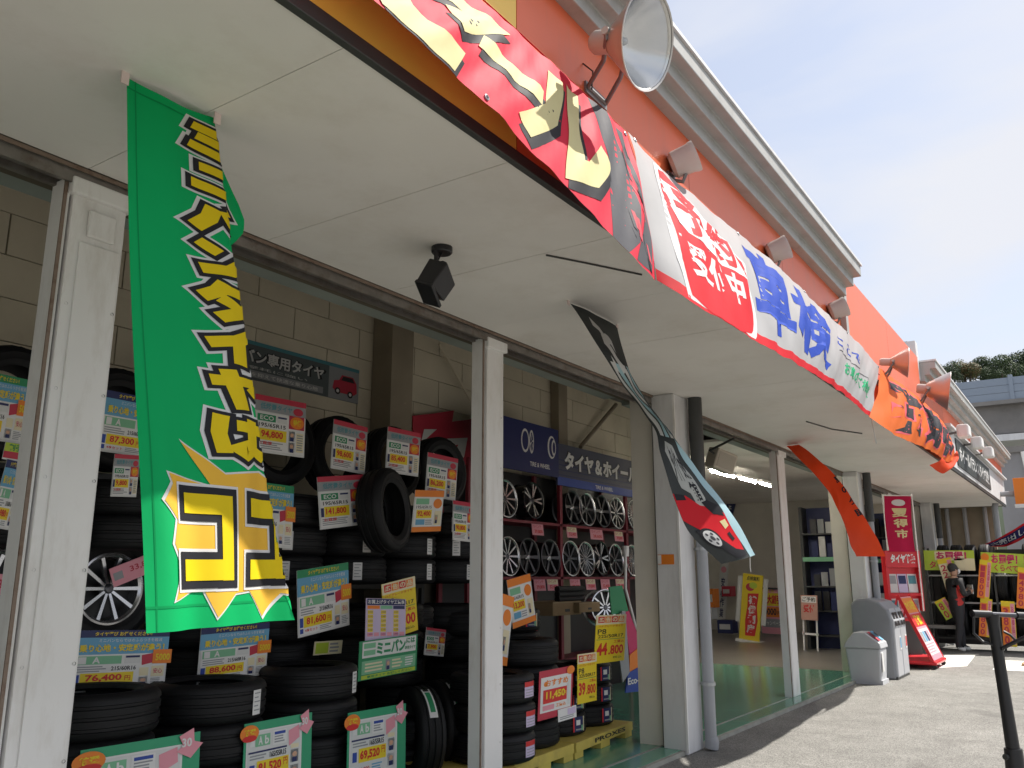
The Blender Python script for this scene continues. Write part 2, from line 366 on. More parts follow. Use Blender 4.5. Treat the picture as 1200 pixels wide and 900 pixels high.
# header over the openings and its rails
for a, b in ((-3, 1.86), (1.86, 4.85), (4.85, 7.4), (7.78, 11.5), (11.5, 14.75), (15.11, 18.6), (18.6, 22.0)):
    part(MB().box(a, b, 3.53, 3.92, ZS + .025, ZS + .6, m_head), 'header')
    rl = part(MB().box(a, b, 3.395, 3.40, ZS - .02, ZS - .002, m_rust), 'shutter_rail')
    part(MB().box(a, b, 3.41, 3.425, ZS - .075, ZS, m_rail), 'rail_strip', rl)
    part(MB().box(a, b, 3.455, 3.468, ZS - .06, ZS, m_rail), 'rail_strip', rl)
    part(MB().box(a, b, 3.50, 3.525, ZS - .075, ZS + .2, m_rail), 'rail_strip', rl)
# posts between the shutters
def post(x0, x1, wide, screws=True):
    c = part(MB().box(x0 + .04, x1, 3.425, 3.53, FZ, ZS - .08, m_white), 'shutter_post', bevel=.004)
    part(MB().box(x0, x0 + .03, 3.44, 3.53, FZ, ZS - .06, m_white), 'guide_channel', c)
    part(MB().box(x0 + .03, x0 + .04, 3.47, 3.53, FZ, ZS - .06, m_black), 'gap_strip', c)
    part(MB().box(x0 + .002, x0 + .016, 3.432, 3.44, FZ, ZS - .06, m_rust), 'rust_strip', c)
    if wide:
        part(MB().box(x0 + .085, x1 - .012, 3.415, 3.425, FZ + .02, ZS - .32, m_white), 'cover_plate', c, bevel=.003)
        part(MB().box(x0 + .11, x1 - .05, 3.405, 3.425, ZS - .29, ZS - .17, m_white), 'bracket', c, bevel=.006)
    part(MB().box(x0 + .02, x1 + .02, 3.40, 3.50, ZS - .12, ZS - .045, m_white), 'head_block', c, bevel=.008)
    if screws:
        z = .45
        while z < 2.9:
            for xx in ((x0 + .062, x1 - .022) if wide else (x1 - .03,)):
                part(MB().lathe([(.0, -.006), (.006, -.004), (.007, 0)], m_dark, 8, Matrix.Translation((xx, 3.4125 if wide and xx > x0 + .07 else 3.424, z)) @ Matrix.Rotation(R(90), 4, 'X')), 'screw', c)
            z += .36
    return c
post(1.69, 1.97, True); post(4.69, 4.93, False); post(11.3, 11.62, False); post(18.4, 18.7, False, False)
def pilaster(x, pipe=True):
    c = part(MB().box(x, x + .36, 3.185, 3.415, .0, ZS, m_white2), 'pilaster', bevel=.012)
    part(MB().box(x + .03, x + .06, 3.417, 3.43, FZ, ZS, m_black), 'gap_strip', c)
    part(MB().box(x + .08, x + .36, 3.43, 3.68, FZ, ZS + .02, m_inner), 'wall_return', c)
    part(MB().box(x - .006, x + .014, 3.176, 3.196, .02, ZS - .01, m_white), 'corner_bead', c)
    if pipe:
        px, py = x + .335, 3.105
        d = part(MB().tube([(px, py, .05), (px, py, 2.42)], .052, m_pipe, 16), 'downpipe', c, smooth=50)
        part(MB().tube([(px, py, 2.40), (px, py, ZS - .002)], .066, m_dark, 16), 'downpipe', c, smooth=50)
        part(MB().tube([(px, py, .02), (px, py - .01, .07), (px, py, .1)], .062, m_pipe, 16), 'pipe_shoe', c, smooth=50)
        for z in (.55, 1.75, 2.55):
            part(MB().tube([(px, py, z), (px, py, z + .03)], .064, m_zinc, 16).tube([(px, py + .05, z + .015), (px, 3.2, z + .015)], .009, m_zinc, 6), 'pipe_clamp', c, smooth=50)
    return c
P1 = pilaster(7.40); pilaster(14.75); pilaster(22.0)
part(MB().box(22.5, 24.4, 3.3, 3.5, 0, ZS, m_inner), 'end_panel')
part(MB().box(24.35, 24.5, YF + .3, 3.6, 0, ZS + .3, m_steelcol), 'end_panel')  # dark wall added where the end recess only lies in shade
for yy in (2.3, 2.75, 3.15): part(MB().tube([(24.25, yy, 0), (24.25, yy, ZS)], .05, m_pipe, 8), 'end_pipe')
X, w, h = by_px((777, 652), (794, 652), (777, 665), 'x', 7.395)
st = MB().box(7.3935, 7.3955, 3.24, 3.40, 1.62, 1.71, INK['orange']).build('sticker', P1)
MB().poly([(7.3925, 3.40, 1.625), (7.3925, 3.365, 1.625), (7.3925, 3.365, 1.705), (7.3925, 3.40, 1.705)], INK['white']).build('sticker_print', P1)
# loose cable under the soffit
part(MB().tube([at(640, 299, 'z', ZS - .006), at(690, 309, 'z', ZS - .007), at(752, 322, 'z', ZS - .006)], .005, m_dark, 6), 'soffit_cable')
part(MB().tube([at(945, 494, 'z', ZS - .006), at(975, 503, 'z', ZS - .007), at(1010, 508, 'z', ZS - .006)], .008, m_dark, 6), 'soffit_cable')
# far sign on the fascia
X = frame((15.9, YF - .03, ZS + .12), (1, 0, 0), (0, 0, 1))
board('shop_sign', 'dark charcoal sign with white lettering on the far end of the fascia', 'sign', X, 5.0, .46,
      [('t', 'ホイールバランス', .06, .24, .60, .8, INK['white'], .03, 1), ('t', 'タイヤ交換', .63, .2, .95, .82, INK['white'], .02, 1)], mat('sign_charcoal', (0.03, 0.04, 0.04), .5), thick=.03)
# ------------------------------------------------------------------ cloth banners
def cat(pts, s):
    """smooth curve through pts (n,3) at s in 0..1"""
    pts = np.asarray(pts, float); n = len(pts) - 1; x = min(max(s, 0), 1) * n; i = min(int(x), n - 1); t = x - i
    p = [pts[max(i - 1, 0)], pts[i], pts[i + 1], pts[min(i + 2, n)]]
    return .5 * (2 * p[1] + (p[2] - p[0]) * t + (2 * p[0] - 5 * p[1] + 4 * p[2] - p[3]) * t * t + (3 * p[1] - p[0] - 3 * p[2] + p[3]) * t ** 3)
def strip(edge_a, edge_b, bulge, wr, along_a=None):
    """cloth spanned between two edges given as (px, py, axis, value) rows: s runs along the edges, t from the first to the second"""
    A = np.array([tuple(at(*q)) for q in edge_a]); Bq = np.array([tuple(at(*q)) for q in edge_b])
    if along_a:                                              # share the place along the facade instead of the point count
        def rs(P):
            ss = np.linspace(0, 1, 200); Q = np.array([cat(P, k) for k in ss]); f = (Q[:, 0] - Q[0, 0]) / (Q[-1, 0] - Q[0, 0])
            return lambda s: np.array([np.interp(s, f, Q[:, i]) if 0 <= s <= 1 else Q[-1 if s > 1 else 0, i] for i in range(3)])
        ea, eb = rs(A), rs(Bq)
    else: ea, eb = (lambda s: cat(A, s)), (lambda s: cat(Bq, s))
    def S(s, t):
        a, b = ea(s), eb(s)
        d = np.array(bulge(s, t), float)
        return a + (b - a) * t + d + wr(s, t)
    return S
def nrm(S, s, t, flip=1):
    e = 1e-3
    d1 = S(min(s + e, 1.02), t) - S(s - e, t); d2 = S(s, min(t + e, 1.02)) - S(s, t - e)
    n = np.cross(d1, d2); return flip * n / (np.linalg.norm(n) + 1e-9)
def cloth(S, ns, nt, m, name, parent=None, flip=False):
    v = [tuple(S(i / ns, j / nt)) for i in range(ns + 1) for j in range(nt + 1)]
    f = [(i * (nt + 1) + j, (i + 1) * (nt + 1) + j, (i + 1) * (nt + 1) + j + 1, i * (nt + 1) + j + 1) for i in range(ns) for j in range(nt)]
    if flip: f = [q[::-1] for q in f]
    b = MB(); b.v, b.f, b.mi, b.mats = v, f, [0] * len(f), [m]
    return b.build(name, parent, smooth=180)
def on_cloth(S, els, ns, nt, sign, name, parent, gap=.0018):
    """print cut along the cloth's own grid and laid on it; els: (verts (n,2) in s,t ; faces ; material ; layer)"""
    out = MB()
    for v2, f2, m, ly in els:
        bm = bmesh.new(); vs_ = [bm.verts.new((p[0], p[1], 0)) for p in v2]
        for f in f2:
            try: bm.faces.new([vs_[i] for i in f])
            except ValueError: pass
        lo, hi = np.min(v2, 0), np.max(v2, 0)
        for ax, n in ((0, ns), (1, nt)):
            no = (1, 0, 0) if ax == 0 else (0, 1, 0)
            for k in range(int(math.floor(lo[ax] * n)) + 1, int(math.ceil(hi[ax] * n))):
                bmesh.ops.bisect_plane(bm, geom=bm.verts[:] + bm.edges[:] + bm.faces[:], dist=1e-6, plane_co=(k / n if ax == 0 else 0, k / n if ax == 1 else 0, 0), plane_no=no)
        bm.verts.index_update(); P = []
        for q in bm.verts:
            s_, t_ = q.co.x, q.co.y
            P.append(S(s_, t_) + nrm(S, s_, t_, sign) * gap * ly)
        out.add(P, [tuple(x.index for x in f.verts) for f in bm.faces], m); bm.free()
    return out.build(name, parent, smooth=180)
def T(txt, s0, t0, s1, t1, off, rot=False):
    """writing fitted in the box s0..s1, t0..t1 (t grows downwards)"""
    v, f, _ = glyphs(txt, off)
    if rot: return [(s0 + (1 - p[1]) * (s1 - s0), t0 + (1 - p[0]) * (t1 - t0)) for p in v], f
    return [(s0 + p[0] * (s1 - s0), t1 - p[1] * (t1 - t0)) for p in v], f
def PG(pts): return pts, [tuple(range(len(pts)))]
def OUT(txt, box, offs, mats, L0=1, sh=None):
    """writing with rings round it, widest first; the ring grows the box by the same amount"""
    v0, f0, d0 = glyphs(txt, offs[-1]); res = []
    s0, t0, s1, t1 = box; ks, kt = (s1 - s0) / d0[0], (t1 - t0) / d0[1]
    for i, (o, m) in enumerate(zip(offs, mats)):
        v, f, d = glyphs(txt, o); a = (d[0] - d0[0]) / 2 * ks; b = (d[1] - d0[1]) / 2 * kt
        v, f = T(txt, s0 - a, t0 - b, s1 + a, t1 + b, o)
        res.append((v, f, m, L0 + i * .8))
    return res
STROKES = {'ミ': [[(.12, .92), (.88, .74)], [(.18, .60), (.82, .44)], [(.05, .26), (.95, .05)]], 'ニ': [[(.18, .78), (.82, .78)], [(.04, .18), (.96, .18)]],
    'バ': [[(.36, .80), (.28, .45), (.04, .06)], [(.56, .82), (.72, .45), (.97, .08)], [(.70, 1.0), (.80, .86)], [(.87, 1.04), (.97, .90)]], 'ン': [[(.06, .86), (.38, .66)], [(.08, .10), (.55, .24), (.95, .80)]],
    'タ': [[(.42, 1.0), (.30, .74), (.04, .48)], [(.36, .82), (.92, .82), (.78, .38), (.28, .0)], [(.32, .56), (.66, .36)]], 'イ': [[(.88, .98), (.52, .64), (.06, .44)], [(.56, .66), (.56, .0)]],
    'ヤ': [[(.03, .64), (.95, .80), (.72, .48)], [(.30, .98), (.52, .0)]], 'は': [[(.13, .96), (.08, .5), (.16, .02)], [(.36, .74), (.98, .74)], [(.68, .96), (.68, .22), (.52, .06), (.40, .16), (.56, .27), (.98, .06)]],
    'コ': [[(.08, .88), (.88, .88), (.88, .02)], [(.06, .14), (.88, .14)]], 'セ': [[(.02, .52), (.98, .74), (.74, .42)], [(.34, .98), (.34, .22), (.46, .08), (.92, .08)]], 'ー': [[(.02, .5), (.98, .5)]],
    'ル': [[(.30, .90), (.28, .42), (.03, .04)], [(.58, .96), (.58, .10), (.80, .22), (.99, .52)]]}
def ribbon(pl, th, ext):
    P = [np.array(p, float) for p in pl]; n = len(P); d = [(P[i + 1] - P[i]) / np.linalg.norm(P[i + 1] - P[i]) for i in range(n - 1)]
    P[0] = P[0] - d[0] * ext; P[-1] = P[-1] + d[-1] * ext; L, Rr = [], []
    for i in range(n):
        a, b = d[max(i - 1, 0)], d[min(i, n - 2)]; m = a + b; m = m / (np.linalg.norm(m) + 1e-9); nn = np.array([-m[1], m[0]]); k = min(1 / max(nn @ np.array([-a[1], a[0]]), .4), 2.2)
        L.append(P[i] + nn * th / 2 * k); Rr.append(P[i] - nn * th / 2 * k)
    fs = []
    V_ = L + Rr
    for i in range(n - 1): fs.append((i, i + 1, n + i + 1, n + i))
    return V_, fs
def brush(ch, tf, th, rings, L0, down=False):
    """bold brush lettering: rings = ((extra width, material), ...) widest first; tf maps the unit square onto the cloth"""
    res = []
    for q, (ex, m) in enumerate(rings):
        for j, pl in enumerate(STROKES[ch]):
            v, f = ribbon(pl, th + 2 * ex, ex); res.append(([tf(*p) for p in v], f, m, L0 + q * .8 + j * .12))
    return res
def fab(name, col, tr=.3, var=.04): return mat(name, col, .62, var=var, vscale=2.5, trans=tr, bump=.25, bscale=6, spec=.12)
f_red = fab('red_cloth', (.64, .025, .055), .1); f_white = fab('white_cloth', (.44, .44, .445), .2); f_orange = fab('orange_cloth', (.78, .17, .035))
f_green = fab('green_cloth', (.005, .44, .13), .25, .03); f_black = fab('charcoal_cloth', (.05, .055, .055), .1); f_verm = fab('vermilion_cloth', (.72, .065, .015), .3)
f_cream = fab('cream_ink_cloth', (.76, .68, .36), .2); f_ink = fab('black_ink_cloth', (.022, .022, .026), .05); f_grey = fab('grey_ink_cloth', (.085, .085, .095), .08)
f_yel = fab('yellow_ink_cloth', (.83, .62, .015), .2); f_blue = fab('blue_ink_cloth', (.02, .065, .42), .15); f_wink = fab('white_ink_cloth', (.72, .72, .71), .2)
f_rink = fab('red_ink_cloth', (.66, .02, .03), .2); f_gink = fab('green_ink_cloth', (.02, .38, .16), .15); f_cyan = fab('pale_blue_ink_cloth', (.42, .62, .68), .2)
f_pink = fab('pink_ink_cloth', (.72, .12, .15), .2); f_dred = fab('deep_red_ink_cloth', (.55, .01, .02), .2); f_burst = fab('amber_ink_cloth', (.85, .5, .06), .2)

def wrk(a, f1, f2, ph):
    return lambda s, t: np.array([0, -1, .2]) * a * (math.sin(f1 * s + f2 * t + ph) * .6 + .4 * math.sin(1.7 * f1 * s - 1.3 * f2 * t + 2 * ph) + .35 * math.sin(3.1 * f1 * s + 2.2 * f2 * t) + .5 * t * math.sin(1.35 * f1 * s + ph)) * (math.sin(math.pi * min(max(t, 0), 1)) * .6 + .4)
Y = 'y'
S1 = strip([(405, -146, Y, 1.82), (490, -69, Y, 1.815), (565, 0, Y, 1.81), (650, 77, Y, 1.80), (735, 155, Y, 1.79)],
           [(290, -148, Y, 1.66), (380, -58, Y, 1.66), (470, 29, Y, 1.66), (590, 142, Y, 1.65), (768, 329, Y, 1.56)],
           lambda s, t: (0, -.02 * math.sin(math.pi * t), 0), wrk(.014, 30, 5, .4), True)
S2 = strip([(735, 155, Y, 1.79), (775, 197, Y, 1.77), (818, 234, Y, 1.74), (861, 270, Y, 1.72), (916, 316, Y, 1.70), (963, 362, Y, 1.70), (1007, 403, Y, 1.71), (1030, 431, Y, 1.72)],
           [(768, 329, Y, 1.56), (790, 343, Y, 1.48), (817, 358, Y, 1.44), (850, 377, Y, 1.42), (890, 402, Y, 1.44), (935, 427, Y, 1.50), (985, 459, Y, 1.60), (1018, 488, Y, 1.69)],
           lambda s, t: (0, -.05 * math.sin(math.pi * t) * math.sin(math.pi * (.12 + .8 * s)), 0), wrk(.014, 52, 6, 1.1), True)
S3 = strip([(1030, 431, Y, 1.74), (1052, 447, Y, 1.72), (1076, 466, Y, 1.70), (1100, 488, Y, 1.72), (1112, 508, Y, 1.74), (1119, 530, Y, 1.76)],
           [(1018, 488, Y, 1.69), (1038, 503, Y, 1.58), (1060, 515, Y, 1.53), (1082, 524, Y, 1.55), (1100, 534, Y, 1.62), (1112, 543, Y, 1.70)],
           lambda s, t: (0, -.08 * math.sin(math.pi * t) * math.sin(math.pi * (.15 + .75 * s)), 0), wrk(.018, 40, 6, .2), True)
# --- hanging flags: s runs down, t across
def S_green(s, t):
    TL, BL = np.array(at(149, 90, 'z', ZS - .01)), np.array(at(165, 742, 'y', 2.22))
    TLb = TL.copy(); L = TLb + (BL - TLb) * s; W = .585
    a = np.interp(s, [0, .1, .2, .28, .4, .6, .8, 1], [.345, .36, .375, .385, .41, .465, .525, .585])              # front layer
    c = np.interp(s, [0, .06, .1, .15, .19, .22, .25, .28, .32, .4, .6, .8, 1], [.12, .14, .154, .172, .178, .172, .15, .115, .09, .06, .02, 0, 0])     # rear layer
    m = max(W - a - c, 0); q = t * W
    sway = .02 * math.sin(5 * s + 1) * s; tw = R(-4 + 9 * s)
    if q <= a: x, y = q, .03 * math.sin(math.pi * q / max(a, .01)) * (1 - .6 * s) * -1
    elif q <= a + m: x, y = a - (q - a), .035 * math.sin(math.pi * min((q - a) / max(m, .01), 1) / 2) * min(m / .05, 1)
    else:
        k = q - a - m; x, y = a - m + k, .035 * min(m / .05, 1) + .05 * math.sin(math.pi * .5 * min(k / max(c, .01), 1)) * min(c / .1, 1)
    y += (.018 * math.sin(9 * q + 4 * s) + .013 * math.sin(21 * q + 2 + 2 * s) + .006 * math.sin(38 * q - 5 * s)) * (.25 + .75 * s)
    if s > .93: y -= 0.0
    d = np.array([math.cos(tw), math.sin(tw), -.06 * (1 - s) * 0 + .02 * s]); n = np.array([-math.sin(tw), math.cos(tw), 0])
    drop = np.array([0, 0, -.03 * math.sin(math.pi * min(t * W / .345, 1)) * max(0, 1 - s * 6)]) if t * W < .345 else 0
    return L + d * x + n * y + np.array([0, sway, 0]) + drop
S_car = strip([(668, 356, 'z', ZS - .01), (697, 400, Y, 2.36), (728, 448, Y, 2.30), (752, 480, Y, 2.22), (768, 505, Y, 2.16), (774, 535, Y, 2.10), (791, 584, Y, 2.03), (808, 624, Y, 1.98), (845, 661, Y, 1.93)],
              [(723, 383, 'z', ZS - .01), (733, 420, Y, 2.30), (743, 446, Y, 2.22), (762, 478, Y, 2.12), (790, 512, Y, 2.04), (815, 547, Y, 1.98), (838, 578, Y, 1.93), (864, 613, Y, 1.88), (886, 650, Y, 1.84)],
              lambda s, t: (0, -.02 * math.sin(math.pi * t), 0), wrk(.012, 13, 4, .3))
S_ver = strip([(921, 523, 'z', ZS - .01), (948, 549, Y, 2.86), (972, 577, Y, 2.72), (986, 607, Y, 2.56), (996, 634, Y, 2.44), (1004, 652, Y, 2.36)],
              [(936, 521, 'z', ZS - .01), (962, 541, Y, 2.76), (986, 566, Y, 2.58), (1007, 597, Y, 2.42), (1026, 628, Y, 2.30), (1038, 652, Y, 2.24)],
              lambda s, t: (0, .12 * math.sin(math.pi * t) * s, 0), wrk(.02, 11, 5, .9))
def sg(S, s=.5, t=.3): return -1 if nrm(S, s, t)[1] > 0 else 1
def V(txt, s0, t0, s1, t1, off=0):
    v, f, _ = glyphs(txt, off)
    return [(s1 - p[1] * (s1 - s0), t0 + p[0] * (t1 - t0)) for p in v], f
def VO(txt, box, offs, mats, L0=1):
    s0, t0, s1, t1 = box; d0 = glyphs(txt, offs[-1])[2]; res = []
    for i, (o, m) in enumerate(zip(offs, mats)):
        d = glyphs(txt, o)[2]; a = (d[1] - d0[1]) / 2 * (s1 - s0) / d0[1]; b = (d[0] - d0[0]) / 2 * (t1 - t0) / d0[0]
        v, f = V(txt, s0 - a, t0 - b, s1 + a, t1 + b, o); res.append((v, f, m, L0 + i * .7))
    return res
def EL(cs, ct, rs, rt, n=24): return PG([(cs + rs * math.cos(2 * math.pi * i / n), ct + rt * math.sin(2 * math.pi * i / n)) for i in range(n)])
def shift(e, ds, dt, m, L): return ([(p[0] + ds, p[1] + dt) for p in e[0]], e[1], m, L)
def eyelet(S, s, t, sign, parent):
    p = Vector(S(s, t)); n = Vector(nrm(S, s, t, sign)); q = n.to_track_quat('Z', 'Y').to_matrix().to_4x4(); q.translation = p + n * .003
    MB().lathe([(.006, .002), (.009, .004), (.013, .002), (.013, -.002), (.006, -.002)], m_zinc, 14, q, closed=True).build('eyelet', parent, smooth=60)
def cord(pts, r=.004, m=None, name='tie_cord', parent=None):
    return MB().tube(pts, r, m or f_wink, 6).build(name, parent, smooth=80)
G_FB = 'cloth banners tied along the fascia'
# red sale banner
b1 = cloth(S1, 64, 20, f_red, 'cloth_banner'); tag(b1, 'red cloth banner with large cream sale lettering tied under the big floodlight', 'banner', G_FB)
s1 = sg(S1); E1 = []
for tx, (p, q, r_, w_) in (('セ', (.10, .04, .415, .95)), ('ー', (.405, .30, .60, .72)), ('ル', (.555, .08, .83, .90))):
    th = {'セ': .23, 'ー': .34, 'ル': .19}[tx]
    E1 += brush(tx, lambda x, y: (p + x * (r_ - p) + .010, min(w_ - y * (w_ - p * 0 - q) + .07, 1.0)), th, ((0, f_ink),), 1); E1 += brush(tx, lambda x, y: (p + x * (r_ - p), w_ - y * (w_ - q)), th, ((0, f_cream),), 1.9)
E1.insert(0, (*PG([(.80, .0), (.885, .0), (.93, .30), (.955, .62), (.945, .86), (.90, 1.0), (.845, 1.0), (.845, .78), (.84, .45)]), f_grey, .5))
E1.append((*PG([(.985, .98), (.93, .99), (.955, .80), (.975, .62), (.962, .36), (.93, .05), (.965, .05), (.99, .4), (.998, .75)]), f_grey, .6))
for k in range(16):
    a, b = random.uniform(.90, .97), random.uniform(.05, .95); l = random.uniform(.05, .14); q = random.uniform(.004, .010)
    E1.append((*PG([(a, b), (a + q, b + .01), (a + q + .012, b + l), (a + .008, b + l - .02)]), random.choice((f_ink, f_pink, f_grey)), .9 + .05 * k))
on_cloth(S1, E1, 64, 20, s1, 'lettering', b1)
eyelet(S1, .467, .955, s1, b1); eyelet(S1, .03, .95, s1, b1); eyelet(S1, .985, .03, s1, b1)
# white inspection banner
b2 = cloth(S2, 90, 20, f_white, 'cloth_banner'); tag(b2, 'white cloth banner with blue car inspection lettering and red border, billowing from the fascia', 'banner', G_FB)
s2 = sg(S2); E2 = [(*PG([(.0, .93), (1, .93), (1, 1), (0, 1)]), f_rink, .6)]
loz = [(.052, .06), (.066, .03), (.08, .09)] + [(.19 + .018 * math.cos(a), .60 + .36 * math.sin(a)) for a in np.linspace(-.6, 1.5, 8)] + [(.15, 1.0), (.075, .995), (.034, .95), (.03, .75), (.036, .4)]
E2.append((*PG([((p[0] - .11) * 1.13 + .11, (p[1] - .55) * 1.06 + .555) for p in loz if p[1] < .99] + [(.07, 1.0)][:0]), f_wink, 1)); E2.append((*PG(loz), f_rink, 1.6))
E2.append((*PG([(.05, .13), (.078, .14), (.185, .28), (.198, .56), (.12, .53), (.048, .47)]), f_wink, 2.2))
E2 += [(*T('予', .060, .15, .115, .48, .04), f_rink, 2.9), (*T('約', .122, .22, .180, .52, .04), f_rink, 2.9), (*T('受付中', .048, .57, .180, .80, .04), f_wink, 2.4)]
E2 += [(*T('車', .235, .08, .395, .84, .035), f_blue, 1.2), (*T('検', .405, .10, .61, .86, .03), f_blue, 1.2), (*T('ここで', .655, .28, .83, .43, .02), f_blue, 1.2)]
E2 += [(*PG([(.66, .49), (.92, .49), (.92, .502), (.66, .502)]), f_grey, 1.2), (*T('お車のご相談', .72, .55, .955, .74, .02), f_gink, 1.2)]
on_cloth(S2, E2, 90, 20, s2, 'lettering', b2)
for s_ in (.01, .25, .5, .75, .99): eyelet(S2, s_, .02, s2, b2)
# orange banner
b3 = cloth(S3, 70, 20, f_orange, 'cloth_banner'); tag(b3, 'orange cloth banner with black outlined lettering at the far end of the row', 'banner', G_FB)
s3 = sg(S3); E3 = []
for tx, box in (('発', (.03, .10, .35, .93)), ('売', (.37, .09, .66, .93)), ('中', (.69, .08, .95, .92))):
    e = OUT(tx, box, (.085, .05), (f_pink, f_ink), 1); E3 += e
on_cloth(S3, E3, 70, 20, s3, 'lettering', b3)
for (p, q) in (((770, 326), (775, 333)), ((1020, 487), (1027, 520))):
    a, b = at(*p, 'y', 1.56 if p[0] < 800 else 1.69), at(*q, 'y', 1.56 if p[0] < 800 else 1.69)
    cord([a, a.lerp(b, .4) + Vector((.01, 0, -.004)), b], .005, None, 'tie_cord', b2)
MB().tube([S1(.0, 0) + np.array([0, .01, .01]), S1(.5, 0) + np.array([0, .01, .012]), S1(.99, 0) + np.array([0, .01, .01])], .004, f_rink, 5).build('tie_rope', b1)
fl_ = strip([(1100, 534, Y, 1.70), (1110, 541, Y, 1.74), (1121, 528, Y, 1.78)], [(1089, 545, Y, 1.66), (1104, 555, Y, 1.66), (1112, 550, Y, 1.70)], lambda s, t: (0, -.08 * math.sin(math.pi * t), 0), wrk(.01, 9, 4, .2))
cloth(fl_, 16, 8, f_verm, 'curled_corner', b3)

# --- green hanging flag
G_NB = 'hanging flags pinned under the soffit'
gb = cloth(S_green, 90, 68, f_green, 'hanging_flag'); tag(gb, 'green hanging flag with yellow minivan tyre lettering outlined in black and white', 'flag', G_NB)
sgn = sg(S_green, .5, .2); EG = []
burst = [(.70, .22), (.772, .40), (.755, .13), (.772, .15), (.80, .10), (.83, .17), (.868, .145), (.905, .20), (.955, .145), (.935, .34), (.985, .43), (.948, .56), (.945, .66), (1.0, .80), (.952, .93), (.955, .999), (.76, .999), (.735, .80), (.748, .5)]
cen = (.85, .55)
EG.append((*PG([(cen[0] + (a - cen[0]) * 1.035 if a < .99 else a - .004, min(cen[1] + (b - cen[1]) * 1.035, .999)) for a, b in burst]), f_wink, .8)); EG.append((*PG([(min(a, .99), b) for a, b in burst]), f_burst, 1.4))
chars = 'ミニバンタイヤは'
for k, ch in enumerate(chars):
    a = .032 + .0865 * k; hh = .074
    a0, b0, b1 = a, .345 + .012 * k, .80 + .008 * k
    EG += brush(ch, lambda x, y: (a0 + (1 - y) * hh, min(b0 + x * (b1 - b0), .998)), .27, ((.15, f_wink), (.09, f_ink), (0, f_yel)), .9)
for t0, t1 in ((.185, .535), (.635, .985)):
    EG += brush('コ', lambda x, y: (.785 + (1 - y) * .145, min(t0 + x * (t1 - t0), .998)), .23, ((.12, f_wink), (.085, f_ink), (0, f_yel)), 2.0)
f_hem = fab('green_hem_cloth', (.003, .30, .09), .2, .03)
EG += [(*PG([(.962, .0), (.962, 1), (.966, 1), (.966, .0)]), f_hem, .5), (*PG([(.0, .045), (1, .045), (1, .052), (.0, .052)]), f_hem, .5), (*PG([(.02, .0), (.02, .999), (.024, .999), (.024, .0)]), f_hem, .5)]
on_cloth(S_green, EG, 90, 68, sgn, 'lettering', gb, .0022)
for px, py in ((147, 86), (255, 134)):
    p = at(px, py, 'z', ZS - .004); MB().box(p.x - .014, p.x + .014, p.y - .004, p.y + .002, ZS - .045, ZS, mat('tape', (.72, .60, .56), .5)).build('tape', gb)
# --- charcoal flag with the red car
cb = cloth(S_car, 60, 24, f_black, 'hanging_flag'); tag(cb, 'charcoal hanging flag with a red car and pale lettering, twisted by the wind', 'flag', G_NB)
sc = sg(S_car, .8, .3); EC = []
EC += [(*PG([(.04, .22), (.065, .36), (.10, .40), (.13, .30), (.12, .22), (.10, .30), (.08, .29), (.07, .2)]), f_wink, 1), (*V('S', .08, .22, .22, .62, .05), f_wink, 1), (*V('タイ', .17, .60, .25, .92, .01), f_grey, 1)]
for k in range(4): EC.append((*PG([(.18, .10 + .21 * k), (.18, .24 + .21 * k), (.52, .26 + .2 * k), (.52, .12 + .2 * k)]), (f_wink, f_cyan, f_wink, f_cyan)[k], 1.1))
EC += [(*PG([(.36, .6), (.35, .98), (.39, .98), (.42, .55)]), f_wink, 1.3), (*PG([(.43, .5), (.42, .98), (.52, .98), (.50, .6)]), f_cyan, 1.4), (*PG([(.50, .70), (.50, .999), (1.0, .999), (1.0, .80), (.8, .78)]), f_cyan, 1.5)]
blob = [(.545, .22), (.56, .42), (.62, .55), (.68, .60), (.76, .60), (.80, .52), (.795, .38), (.74, .34), (.72, .22), (.66, .18), (.60, .12)]
EC.append((*PG(blob), mat('pale_grey_ink', (.36, .37, .34), .6), 1)); EC += [(*V('タイヤ', .57, .2, .70, .38, .02), f_ink, 1.8), (*V('館', .70, .38, .77, .54, .02), f_ink, 1.8), (*V('交換', .60, .42, .69, .56, .02), f_ink, 1.8)]
EC += [(*PG([(.735, .0), (.745, .22), (.785, .42), (.80, .60), (.83, .79), (.93, .79), (.965, .72), (.955, .55), (.905, .33), (.86, .14), (.83, .0)]), f_rink, 1.2)]
EC += [(*PG([(.735, .02), (.742, .2), (.76, .2), (.757, .02)]), f_ink, 1.9), (*PG([(.775, .47), (.77, .60), (.80, .76), (.84, .74), (.825, .55)]), f_ink, 1.9), (*PG([(.855, .58), (.85, .72), (.875, .74), (.885, .62)]), f_cream, 1.9)]
EC += [(*PG([(.90, .34), (.95, .55), (.962, .73), (.985, .70), (.985, .4), (.93, .2), (.875, .1), (.87, .14)]), f_ink, 2.1), (*EL(.905, .25, .036, .145), f_ink, 2.4), (*EL(.905, .25, .027, .108), f_wink, 3.0), (*EL(.905, .25, .008, .03), f_grey, 3.6)]
EC += [(*PG([(.90, .60), (.895, .68), (.92, .70), (.925, .62)]), f_ink, 2.7)]
for k in range(5):
    a = 2 * math.pi * k / 5; EC.append((*EL(.905 + .017 * math.cos(a), .25 + .068 * math.sin(a), .005, .02, 8), f_grey, 3.6))
on_cloth(S_car, EC, 60, 24, sc, 'lettering', cb)
for px, py in ((666, 353), (723, 381)):
    p = at(px, py, 'z', ZS - .004); MB().box(p.x - .014, p.x + .014, p.y - .004, p.y + .002, ZS - .03, ZS, MATS['tape']).build('tape', cb)
